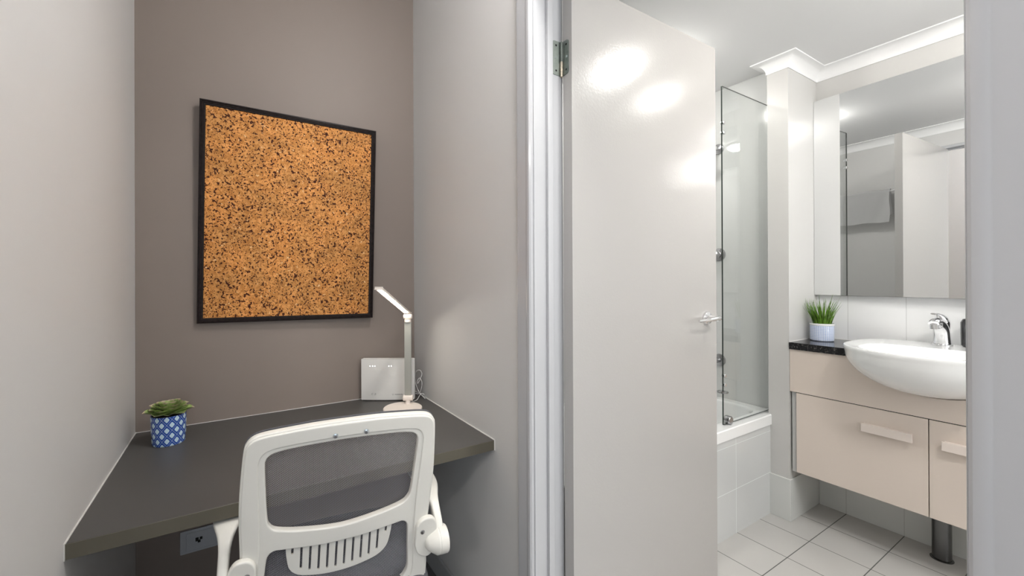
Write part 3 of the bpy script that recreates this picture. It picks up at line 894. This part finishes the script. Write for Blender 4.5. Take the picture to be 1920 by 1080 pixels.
        path = [(s*0.263, hy+0.018, hz+0.006, 0.0125, 0.015), (s*0.264, hy+0.032, hz+0.050, 0.0120, 0.014), (s*0.265, hy+0.055, hz+0.085, 0.0125, 0.012), (s*0.266, hy+0.080, hz+0.105, 0.018, 0.010), (s*0.268, hy+0.115, hz+0.1175, 0.029, 0.0085), (s*0.270, hy+0.155, hz+0.121, 0.034, 0.0085), (s*0.270, hy+0.24, hz+0.121, 0.036, 0.0085), (s*0.270, hy+0.32, hz+0.121, 0.034, 0.008), (s*0.270, hy+0.345, hz+0.120, 0.024, 0.005)]
        if s > 0: path = [(q[0]-0.015-0.008*min(1, i/4), q[1], q[2]-0.020*min(1, i/4), q[3], q[4]) for i, q in enumerate(path)]
        sm = smooth_poly(path, 4, False)
        bm = bmesh.new(); rings = []
        for i, q in enumerate(sm):
            p = Vector(q[:3]); a_ = Vector(sm[max(i-1, 0)][:3]); c_ = Vector(sm[min(i+1, len(sm)-1)][:3])
            d = (c_-a_).normalized(); nn = Vector((1, 0, 0)).cross(d).normalized()
            ring = []
            for k in range(16):
                an = 2*PI*k/16; ca, sa = math.cos(an), math.sin(an)
                ring.append(bm.verts.new(p + Vector((1, 0, 0))*q[3]*math.copysign(abs(ca)**0.6, ca) + nn*q[4]*math.copysign(abs(sa)**0.6, sa)))
            rings.append(ring)
        for r1, r2 in zip(rings, rings[1:]):
            for k in range(16): bm.faces.new((r1[k], r1[(k+1) % 16], r2[(k+1) % 16], r2[k]))
        bm.faces.new(rings[0]); bm.faces.new(rings[-1])
        mk('armrest', bm, M['chair'], t, 50, local=True)
    # below the picture edge: seat, link, column, star base
    seat = smooth_poly(mir([(0, 0.245), (0.16, 0.235), (0.225, 0.19), (0.238, 0.05), (0.232, -0.10), (0.20, -0.175), (0, -0.19)]), 4)
    mk('seat', plate([seat], 0.030, 0.022, lambda a, c, n: (a, c, 0.445+n), 4), M['seatfabric'], t, 50, local=True)
    mk('seat_shell', plate([off(seat, 0.012*(-1 if area(seat) > 0 else 1))], 0.012, 0.006, lambda a, c, n: (a, c, 0.405+n), 2), M['chair'], t, 50, local=True)
    bm = bmesh.new()
    tube(bm, smooth_poly([(0, -0.05, 0.385), (0, -0.16, 0.382), (0, -0.205, 0.405), (0, -0.180, 0.44)], 5, False), 0.022, 12)
    mk('back_support', bm, M['chair'], t, 50, local=True)
    bm = bmesh.new(); lathe(bm, [(0, 0.10), (0.028, 0.10), (0.028, 0.24), (0.016, 0.245), (0.016, 0.375), (0.07, 0.38), (0.07, 0.395), (0, 0.395)], (0, 0, 0), 'Z', 24, False)
    mk('gas_column', bm, M['rubber'], t, 40, local=True)
    for k in range(5):
        a = 2*PI*k/5 + 0.3; d = Vector((math.cos(a), math.sin(a), 0))
        bm = bmesh.new(); tube(bm, [Vector((0, 0, 0.115))+d*0.02, Vector((0, 0, 0.105))+d*0.16, Vector((0, 0, 0.078))+d*0.285], [0.026, 0.021, 0.015], 12)
        lg = mk('base_leg', bm, M['chair'], t, 50, local=True)
        e = d*0.272
        bm = bmesh.new(); sd = Vector((-d.y, d.x, 0))
        tube(bm, [e+Vector((0, 0, 0.0285))-sd*0.022, e+Vector((0, 0, 0.0285))-sd*0.020, e+Vector((0, 0, 0.0285))+sd*0.020, e+Vector((0, 0, 0.0285))+sd*0.022], [0.024, 0.028, 0.028, 0.024], 20)
        tube(bm, [e+Vector((0, 0, 0.03)), e+Vector((0, 0, 0.08))], 0.006, 8)
        mk('caster', bm, M['rubber'], lg, 50, local=True)
chair()

# ================================================================ BATHROOM
SEC = SB
# ---- bathtub
def tub():
    t = thing('bathtub', 'white built-in bathtub with white tiled front panel behind glass screen', 'bathtub', (1.6, YT, 0))
    x0, x1, y0, y1 = XBB+0.001, XE-0.001, YT-0.006, 1.659
    zt, zb = 0.478, 0.430
    b = bmesh.new()
    # rim with opening and a lofted basin
    def rr(ax0, ax1, ay0, ay1, r, z, n=6):
        pts = []
        for cx, cy, a0 in ((ax1-r, ay1-r, 0), (ax0+r, ay1-r, PI/2), (ax0+r, ay0+r, PI), (ax1-r, ay0+r, 1.5*PI)):
            for k in range(n+1):
                a = a0 + PI/2*k/n
                pts.append(Vector((cx+r*math.cos(a), cy+r*math.sin(a), z)))
        return pts
    loops = [rr(x0, x1, y0, y1, 0.004, zb), rr(x0, x1, y0, y1, 0.004, zt-0.004), rr(x0+0.004, x1-0.004, y0+0.004, y1-0.004, 0.004, zt),
             rr(x0+0.06, x1-0.05, y0+0.062, y1-0.05, 0.10, zt), rr(x0+0.07, x1-0.06, y0+0.072, y1-0.06, 0.10, zt-0.012),
             rr(x0+0.13, x1-0.09, y0+0.10, y1-0.09, 0.11, 0.22), rr(x0+0.22, x1-0.13, y0+0.14, y1-0.13, 0.11, 0.11), rr(x0+0.40, x1-0.3, y0+0.22, y1-0.21, 0.08, 0.095)]
    rings = [[b.verts.new(p) for p in L] for L in loops]
    for a, c in zip(rings, rings[1:]):
        n = len(a)
        for k in range(n): b.faces.new((a[k], a[(k+1) % n], c[(k+1) % n], c[k]))
    b.faces.new(rings[-1])
    mk('basin', b, M['acrylic'], t, 40)
    mk('front_panel', box((XBB+0.001, YT, 0.0), (XE-0.001, YT+0.02, zb+0.002)), M['tubtile'], t, 0)['label'] = 'white tiled front panel'
    b = bmesh.new(); lathe(b, [(0, 0), (0.022, 0), (0.022, 0.003), (0, 0.004)], (XE-0.35, 1.33, 0.0952), 'Z', 20, False)
    mk('plug_waste', b, M['chrome'], t)
tub()
# ---- glass screen
def screen():
    gx0, gx1, gy = 1.876, 2.302, 1.026
    z0, z1 = 0.482, 1.998
    t = thing('shower_screen', 'clear frameless glass shower screen panel standing on bathtub rim', 'shower screen', ((gx0+gx1)/2, gy, z0))
    b = bmesh.new(); bx(b, (gx0, gy-0.003, z0), (gx1, gy+0.003, z1), 0)
    for f in b.faces:
        n = f.normal
        f.material_index = 1 if abs(f.normal.y) < 0.5 else 0
    g = mk('glass_panel', b, [M['glass'], M['glassedge']], t, 0)
    mk('wall_channel', box((gx1-0.004, gy-0.008, z0-0.002), (XE-0.0005, gy+0.008, z1+0.003), 0.001), M['chrome'], t)
    for z in (1.835, 1.79, 0.700, 0.660):
        b = bmesh.new()
        lathe(b, [(0, -0.008), (0.007, -0.008), (0.009, -0.006), (0.009, 0.006), (0.007, 0.008), (0, 0.008)], (gx0+0.010, gy, z), 'Y', 18, False)
        mk('glass_clip', b, M['chrome'], t)
    b = bmesh.new()
    lathe(b, [(0, -0.014), (0.016, -0.014), (0.019, -0.010), (0.019, 0.010), (0.016, 0.014), (0, 0.014)], (gx0+0.042, gy, z0+0.015), 'Y', 24, False)
    mk('pivot_foot', b, M['dchrome'], t)['label'] = 'round grey pivot foot'
    b = bmesh.new()
    lathe(b, [(0.020, -0.003), (0.024, -0.002), (0.024, 0.002), (0.020, 0.003), (0.016, 0.0), (0.020, -0.003)], (gx0-0.004, gy, 0.630), 'Z', 24, False)
    bx(b, (gx0-0.020, gy-0.0035, 0.628), (gx0+0.012, gy+0.0035, 0.632), 0.0005)
    mk('pull_ring', b, M['dchrome'], t)
screen()
# ---- shower fittings on the tub end wall
def fittings():
    Y = 1.286
    t = thing('overhead_shower', 'chrome shower outlet high on wall at end of bathtub', 'shower head', (XE, Y, 1.855))
    b = bmesh.new(); lathe(b, [(0, 0), (0.030, 0), (0.028, -0.008), (0.012, -0.012), (0, -0.012)], (XE, Y, 1.855), 'X', 24, False)
    mk('wall_flange', b, M['dchrome'], t)
    b = bmesh.new(); pts = smooth_poly([(XE-0.01, Y, 1.855), (XE-0.05, Y+0.002, 1.865), (XE-0.09, Y+0.004, 1.855), (XE-0.115, Y+0.006, 1.83)], 5, False); tube(b, pts, 0.009, 12)
    mk('arm_pipe', b, M['chrome'], t)
    b = bmesh.new(); lathe(b, [(0, 0.03), (0.010, 0.03), (0.014, 0.012), (0.034, 0.0), (0.034, -0.006), (0, -0.006)], (XE-0.120, Y+0.007, 1.805), 'Z', 24, False)
    mk('shower_rose', b, M['chrome'], t)
    t = thing('shower_mixer', 'chrome tap knob midway up the wall behind glass screen', 'tap', (XE, Y, 1.268))
    b = bmesh.new(); lathe(b, [(0, 0), (0.036, 0), (0.034, -0.007), (0.018, -0.012), (0.018, -0.03), (0.024, -0.034), (0.024, -0.06), (0.018, -0.066), (0, -0.066)], (XE, Y, 1.268), 'X', 28, False)
    mk('tap_body', b, M['dchrome'], t)
    b = bmesh.new(); bx(b, (XE-0.062, Y-0.006, 1.29), (XE-0.045, Y+0.006, 1.325), 0.002); mk('lever', b, M['chrome'], t)
    t = thing('bath_spout', 'round chrome bath spout low on wall above bathtub', 'spout', (XE, Y, 0.683))
    b = bmesh.new(); lathe(b, [(0, 0), (0.034, 0), (0.032, -0.008), (0.018, -0.012), (0, -0.012)], (XE, Y, 0.683), 'X', 28, False)
    mk('wall_flange', b, M['dchrome'], t)
    b = bmesh.new(); tube(b, smooth_poly([(XE-0.01, Y, 0.683), (XE-0.08, Y, 0.683), (XE-0.125, Y, 0.672), (XE-0.135, Y, 0.652)], 5, False), 0.0145, 14)
    mk('spout_pipe', b, M['dchrome'], t)
fittings()
# ---- towel rail and towel on the door wall (seen in the mirror)
t = thing('towel_rail', 'chrome towel rail on wall beside the tub, reflected in mirror', 'towel rail', (XBB, 1.25, 1.77))
b = bmesh.new(); tube(b, [(XBB+0.062, 1.015, 1.772), (XBB+0.062, 1.55, 1.772)], 0.008, 14); mk('rail', b, M['chrome'], t)
for y in (1.03, 1.535):
    b = bmesh.new(); tube(b, [(XBB+0.0005, y, 1.772), (XBB+0.062, y, 1.772)], 0.007, 12)
    lathe(b, [(0, 0.0005), (0.020, 0.0005), (0.018, 0.006), (0, 0.007)], (XBB, y, 1.772), 'X', 20, False); mk('bracket', b, M['chrome'], t)
b = bmesh.new(); random.seed(5)
prof = [(XBB+0.042, 1.60), (XBB+0.044, 1.68), (XBB+0.048, 1.755), (XBB+0.052, 1.780), (XBB+0.062, 1.788), (XBB+0.073, 1.780), (XBB+0.077, 1.755), (XBB+0.081, 1.66), (XBB+0.083, 1.545)]
prof = smooth_poly(prof, 4, False); g = []
for j in range(25):
    y = 1.15 + 0.34*j/24
    g.append([b.verts.new((x+0.003*math.sin(j*0.9+z*20)*(1 if z < 1.74 else 0), y+0.004*math.sin(z*30), z - 0.003*math.sin(j*0.5))) for x, z in prof])
for a, c in zip(g, g[1:]):
    for k in range(len(prof)-1): b.faces.new((a[k], a[k+1], c[k+1], c[k]))
solidify(b, 0.004)
tag(mk('towel', b, M['towel'], None, 60), 'white folded towel hanging over chrome rail, seen in mirror', 'towel')

# ---- mirror
mi = thing('wall_mirror', 'wide frameless mirror above the basin and tiled splashback', 'mirror', (XM, 0.3, 1.05))
MROT = -0.033
b = bmesh.new()
bx(b, (-0.001, -1.02, 1.053-1.05), (0.004, 0.0, 2.021-1.05))
for f in b.faces: f.material_index = 0 if f.normal.x < -0.5 else 1
for v in b.verts:
    x, y = v.co.x, v.co.y
    if x > 0: x = 0.034
    v.co.x = x*1.0 + 0; v.co.y = y
R_ = Matrix.Rotation(MROT, 4, 'Z')
piv = Vector((XM-0.034, YN-0.001, 1.05))
for v in b.verts:
    if v.co.x < 0.01:
        c_ = R_ @ v.co; v.co = c_ + piv
    else:
        v.co = Vector((XM-0.0003, v.co.y+piv.y, v.co.z+piv.z))
mk('mirror_pane', b, [M['mirror'], M['dchrome']], mi, 0)

# ---- vanity unit
BC = Vector((2.245, 0.465, 0))         # basin centre
BB, BD, BT = 0.243, 0.172, 0.866       # half width, depth, rim height
AXF = 0.235                            # front reach
def basin_plan(s, z, n=64, cx=BC.x, front=AXF, back=0.262, half=BB):
    pts = []
    for k in range(n):
        a = 2*PI*k/n; ca, sa = math.cos(a), math.sin(a)
        if ca < 0: x = cx + front*s*ca; y = BC.y + half*s*math.copysign(abs(sa)**0.92, sa)
        else: x = cx + back*s*math.copysign(abs(ca)**0.45, ca); y = BC.y + half*s*math.copysign(abs(sa)**(0.92-0.4*ca), sa)
        pts.append(Vector((min(x, XM-0.012), y, z)))
    return pts
def vanity():
    t = thing('vanity_cabinet', 'wall hung beige bathroom vanity under white basin', 'cabinet', (2.38, 0.465, 0.24))
    yl, yr = YN-0.0015, 0.02
    # fascia with a cut-out following the underside of the basin
    prof = [(yr, 0.609), (yl, 0.609), (yl, 0.8055)]
    cut = []
    for k in range(0, 33):
        a = PI*k/32
        cut.append((BC.y + (BB+0.002)*math.cos(a), BT-0.012-(BD-0.006)*math.sin(a)**1.0))
    cut = [(min(y, BC.y+BB), min(z, 0.8055)) for y, z in cut]
    poly = prof + cut + [(yr, 0.8055)]
    bm = prism(poly, lambda y, z: (XP, y, z), lambda y, z: (XP+0.012, y, z))
    mk('fascia', bm, M['cab'], t, 0)
    yl2 = 0.888
    mk('carcass', box((XP+0.022, yr+0.002, 0.240), (XM-0.010, yl2-0.001, 0.600)), M['cab'], t, 0)
    mk('shadow_gap', box((XP+0.004, yr+0.004, 0.6000), (XM-0.02, yl2-0.003, 0.6088)), M['dark'], t, 0)
    mk('side_filler', box((XP+0.010, yl2+0.004, 0.236), (XM-0.010, YN-0.0065, 0.6085)), M['filler'], t, 0)
    for (a, c, h0, h1) in ((0.4665, yl2, 0.504, 0.653), (yr, 0.4635, 0.278, 0.428)):
        d = mk('cabinet_door', box((XP, a, 0.2395), (XP+0.018, c, 0.6055), 0.0008, 1), M['cab'], t)
        b = bmesh.new(); bx(b, (XP-0.024, h0, 0.508), (XP-0.014, h1, 0.540), 0.001); bx(b, (XP-0.015, h0+0.004, 0.530), (XP, h1-0.004, 0.539))
        mk('bar_handle', b, M['cabhandle'], d)['label'] = 'paler square bar handle'
    for zf in (0.46, ):
        b = bmesh.new(); lathe(b, [(0, 0), (0.034, 0), (0.034, 0.003), (0.028, 0.005), (0.028, 0.2395), (0, 0.2395)], (2.455, 0.476, 0), 'Z', 28, False)
        mk('pipe_leg', b, M['darkchrome'], t)['label'] = 'dark chrome round leg'
vanity()
# ---- granite counter
poly = [(XP-0.006, YN-0.001), (XM-0.0085, YN-0.001)]
pl = basin_plan(1.0, 0)
right = [(XM-0.0085, 0.02), (XP-0.006, 0.02)]
ring = [(p.x, p.y) for p in pl]
# left and right slabs either side of the basin
def slab_side(sign):
    pts = [q for q in ring if (q[1]-BC.y)*sign > 0.0 and q[0] > XP-0.006]
    pts.sort(key=lambda q: q[0])
    ye = YN-0.001 if sign > 0 else 0.02
    pts = [(x, y+sign*0.0015) for x, y in pts if x < XM-0.03]
    poly = [(XP-0.006, ye)] + [(XP-0.006, pts[0][1])] + pts + [(XM-0.0085, pts[-1][1]), (XM-0.0085, ye)]
    return prism(poly, lambda x, y: (x, y, 0.8062), lambda x, y: (x, y, 0.8380))
ct = thing('granite_countertop', 'polished black speckled stone counter beside the white basin', 'countertop', (2.38, 0.46, 0.806))
mk('counter_slab', slab_side(1), M['granite'], ct, 0)
mk('counter_slab', slab_side(-1), M['granite'], ct, 0)
b = bmesh.new()
bx(b, (XP-0.004, YN-0.003, 0.838), (XM-0.009, YN-0.0002, 0.8405)); bx(b, (XM-0.0112, 0.70, 0.838), (XM-0.0082, YN-0.003, 0.8405))
mk('sealant_bead', b, M['sealant'], ct, 0)
# ---- basin
def basin():
    t = thing('wash_basin', 'white semi-recessed ceramic basin projecting from the beige vanity', 'basin', (2.245, 0.465, 0.716))
    b = bmesh.new(); rings = []
    def add(L): rings.append([b.verts.new(p) for p in L])
    N = 14
    for k in range(N):                     # underside, bottom to rim
        s = math.sin(PI/2*(k+0.6)/N); z = (BT-0.020) - (BD-0.020)*math.sqrt(max(0, 1-s*s))
        add(basin_plan(s*0.985, z))
    add(basin_plan(0.992, BT-0.018)); add(basin_plan(1.0, BT-0.012)); add(basin_plan(1.0, BT-0.004)); add(basin_plan(0.992, BT)); 
    def inner(s, z, cx=2.19): return basin_plan(s, z, cx=cx, front=0.160, back=0.125, half=0.180)
    add(basin_plan(0.965, BT+0.0005))
    add(inner(1.02, BT-0.001)); add(inner(1.0, BT-0.005)); add(inner(0.95, BT-0.03)); add(inner(0.82, BT-0.075)); add(inner(0.58, BT-0.108)); add(inner(0.25, BT-0.120)); add(inner(0.05, BT-0.122))
    for a, c in zip(rings, rings[1:]):
        n = len(a)
        for k in range(n): b.faces.new((a[k], a[(k+1) % n], c[(k+1) % n], c[k]))
    b.faces.new(rings[0]); b.faces.new(rings[-1])
    mk('bowl', b, M['ceramic'], t, 50)
    b = bmesh.new(); lathe(b, [(0, 0), (0.02, 0), (0.02, 0.002), (0, 0.003)], (2.20, 0.465, BT-0.1215), 'Z', 20, False)
    mk('drain', b, M['chrome'], t)
basin()
# ---- tap
def tap():
    c = Vector((2.440, 0.470, BT))
    t = thing('basin_mixer_tap', 'chrome lever mixer tap standing on back ledge of basin', 'tap', tuple(c))
    b = bmesh.new(); lathe(b, [(0, 0), (0.031, 0), (0.031, 0.003), (0.026, 0.006), (0, 0.006)], tuple(c), 'Z', 28, False); mk('base_ring', b, M['chrome'], t)
    # body sweeping forward to a short spout
    sec = [(0.004, 0.0, 0.026, 0.026), (0.000, 0.03, 0.024, 0.024), (-0.008, 0.058, 0.022, 0.023), (-0.028, 0.080, 0.020, 0.021), (-0.060, 0.092, 0.016, 0.019), (-0.092, 0.094, 0.012, 0.017), (-0.112, 0.088, 0.010, 0.015)]
    sm = smooth_poly(sec, 4, False); b = bmesh.new(); rings = []
    for i, q in enumerate(sm):
        a_, c_ = sm[max(0, i-1)], sm[min(len(sm)-1, i+1)]
        d = Vector((c_[0]-a_[0], 0, c_[1]-a_[1])).normalized(); n = Vector((d.z, 0, -d.x))
        p = c + Vector((q[0], 0, q[1]+0.005))
        rings.append([b.verts.new(p + n*q[2]*math.cos(2*PI*k/20) + Vector((0, 1, 0))*q[3]*math.sin(2*PI*k/20)) for k in range(20)])
    for r1, r2 in zip(rings, rings[1:]):
        for k in range(20): b.faces.new((r1[k], r1[(k+1) % 20], r2[(k+1) % 20], r2[k]))
    b.faces.new(rings[0]); b.faces.new(rings[-1])
    lathe(b, [(0, -0.012), (0.011, -0.012), (0.0115, 0.004), (0, 0.006)], (c.x-0.108, c.y, c.z+0.084), 'Z', 18, False)
    mk('spout', b, M['chrome'], t, 60)
    b = bmesh.new(); lathe(b, [(0, 0.05), (0.021, 0.05), (0.0225, 0.085), (0.021, 0.100), (0.012, 0.108), (0, 0.110)], (c.x+0.008, c.y, c.z), 'Z', 24, False)
    mk('cartridge_cap', b, M['chrome'], t, 60)
    b = bmesh.new()
    L = smooth_poly([(c.x+0.020, c.z+0.094, 0.017, 0.008), (c.x-0.010, c.z+0.113, 0.017, 0.007), (c.x-0.060, c.z+0.126, 0.012, 0.005), (c.x-0.118, c.z+0.131, 0.007, 0.003)], 4, False); rings = []
    for q in L: rings.append([b.verts.new((q[0], c.y+q[2]*math.cos(2*PI*k/12), q[1]+q[3]*math.sin(2*PI*k/12))) for k in range(12)])
    for r1, r2 in zip(rings, rings[1:]):
        for k in range(12): b.faces.new((r1[k], r1[(k+1) % 12], r2[(k+1) % 12], r2[k]))
    b.faces.new(rings[0]); b.faces.new(rings[-1])
    mk('lever', b, M['chrome'], t, 60)
tap()
# ---- dark bottle half hidden by the door frame
t = thing('soap_bottle', 'dark grey bottle on basin ledge half hidden by right door frame', 'bottle', (2.462, 0.390, BT+0.0005))
b = bmesh.new(); lathe(b, [(0, 0), (0.028, 0), (0.033, 0.006), (0.034, 0.05), (0.034, 0.095), (0.028, 0.108), (0.014, 0.112), (0.012, 0.120), (0, 0.120)], (2.462, 0.390, BT+0.0005), 'Z', 28, False)
mk('bottle_body', b, M['bottle'], t)
b = bmesh.new(); lathe(b, [(0, 0.119), (0.008, 0.119), (0.008, 0.135), (0, 0.137)], (2.462, 0.390, BT+0.0005), 'Z', 16, False)
tube(b, [(2.462, 0.390, BT+0.134), (2.425, 0.385, BT+0.134)], 0.004, 8)
mk('pump', b, M['bottle'], t)

# ---- grass in a pale pot
def grass_pot():
    c = Vector((2.412, 0.853, 0.8385))
    t = thing('grass_plant', 'artificial green grass in small pale blue pot on stone counter', 'plant', tuple(c))
    H_ = 0.083
    b = bmesh.new()
    lathe(b, [(0, 0), (0.042, 0), (0.0455, 0.004), (0.0465, H_-0.010), (0.0450, H_-0.010), (0, H_-0.010)], (0, 0, 0), 'Z', 44, False)
    mk('pot', b, M['palepot'], t, 40, local=True)
    b = bmesh.new(); lathe(b, [(0.0458, H_-0.0099), (0.0472, H_-0.008), (0.0468, H_), (0.0435, H_), (0.0425, H_-0.008), (0, H_-0.0099)], (0, 0, 0), 'Z', 44, False)
    mk('pot_rim', b, M['potrim'], t, 40, local=True)
    b = bmesh.new(); random.seed(21)
    for k in range(110):
        r = 0.034*math.sqrt(random.random()); a = random.uniform(0, 2*PI)
        base = Vector((r*math.cos(a), r*math.sin(a), H_-0.010))
        oa = a + random.uniform(-0.5, 0.5)
        spread = random.uniform(0.02, 0.30) + r*5
        L = random.uniform(0.085, 0.135)*(1.0 if random.random() < 0.85 else 1.15)
        d = Vector((math.cos(oa), math.sin(oa), 0))
        # keep clear of the nib wall behind (+Y) 
        w0 = random.uniform(0.0018, 0.0030)
        side = Vector((-d.y, d.x, 0)) if random.random() < 0.6 else Vector((1, -0.3, 0)).normalized()
        prev = None
        for i in range(7):
            s = i/6
            p = base + d*(spread*L*(s*0.6+s*s*0.7)) + Vector((0, 0, L*(s-0.12*spread*s*s)))
            p.y = min(p.y, 0.056); p.x = min(p.x, 0.108)
            wd = w0*(1-s**1.5)+0.0002
            cur = (b.verts.new(p-side*wd), b.verts.new(p+side*wd))
            if prev: b.faces.new((prev[0], prev[1], cur[1], cur[0]))
            prev = cur
    solidify(b, 0.0005)
    mk('grass_blades', b, M['grass'], t, 60, local=True)
grass_pot()

# ================================================================ LIGHT FITTINGS
def dome(x, y, z, r, h, mat, label):
    t = thing('ceiling_light', label, 'ceiling light', (x, y, z))
    b = bmesh.new(); lathe(b, [(0, 0), (r+0.014, 0), (r+0.014, -0.010), (r+0.006, -0.016), (r, -0.016), (0, -0.014)], (x, y, z), 'Z', 36, False)
    mk('base_ring', b, M['white'], t)
    b = bmesh.new(); lathe(b, [(r*math.cos(a), -0.0165-(h-0.0165)*math.sin(a)) for a in [PI/2*k/8 for k in range(9)]], (x, y, z), 'Z', 36, False)
    mk('diffuser', b, M[mat], t)
dome(1.60, 0.385, CB, 0.060, 0.055, 'downlight', 'round dome bathroom ceiling light nearer the door')
dome(2.06, 0.270, CB, 0.045, 0.045, 'downlight_soft', 'smaller dome bathroom ceiling light above the basin')
dome(1.22, -0.30, CB, 0.085, 0.075, 'fill_entry', 'round dome fill light added to brighten the vanity, unseen behind the door frame')  # extra lamp put in to light the cabinet fronts
dome(1.72, 1.25, CB, 0.060, 0.055, 'downlight_tub', 'small dome bathroom ceiling light over the bathtub')
SEC = 1.0
dome(0.60, 0.60, CH, 0.10, 0.085, 'halllight', 'round dome hall ceiling light above the desk chair')
def oyster(x, y, label):  # unseen fill lights, added for more even light in the hall
    t = thing('oyster_fill', label, 'ceiling light', (x, y, CH))
    b = bmesh.new(); lathe(b, [(0, 0), (0.19, 0), (0.19, -0.02), (0.18, -0.025), (0, -0.025)], (x, y, CH), 'Z', 40, False); mk('base_ring', b, M['white'], t)
    b = bmesh.new(); lathe(b, [(0.175, -0.0255), (0.165, -0.05), (0.12, -0.072), (0.06, -0.082), (0, -0.084)], (x, y, CH), 'Z', 40, False); mk('diffuser', b, M['oyster'], t)
oyster(-0.6, -0.9, 'added round oyster fill light, unseen, nearer the hall')
oyster(-1.9, -1.6, 'added round oyster fill light, unseen, farther into the room')
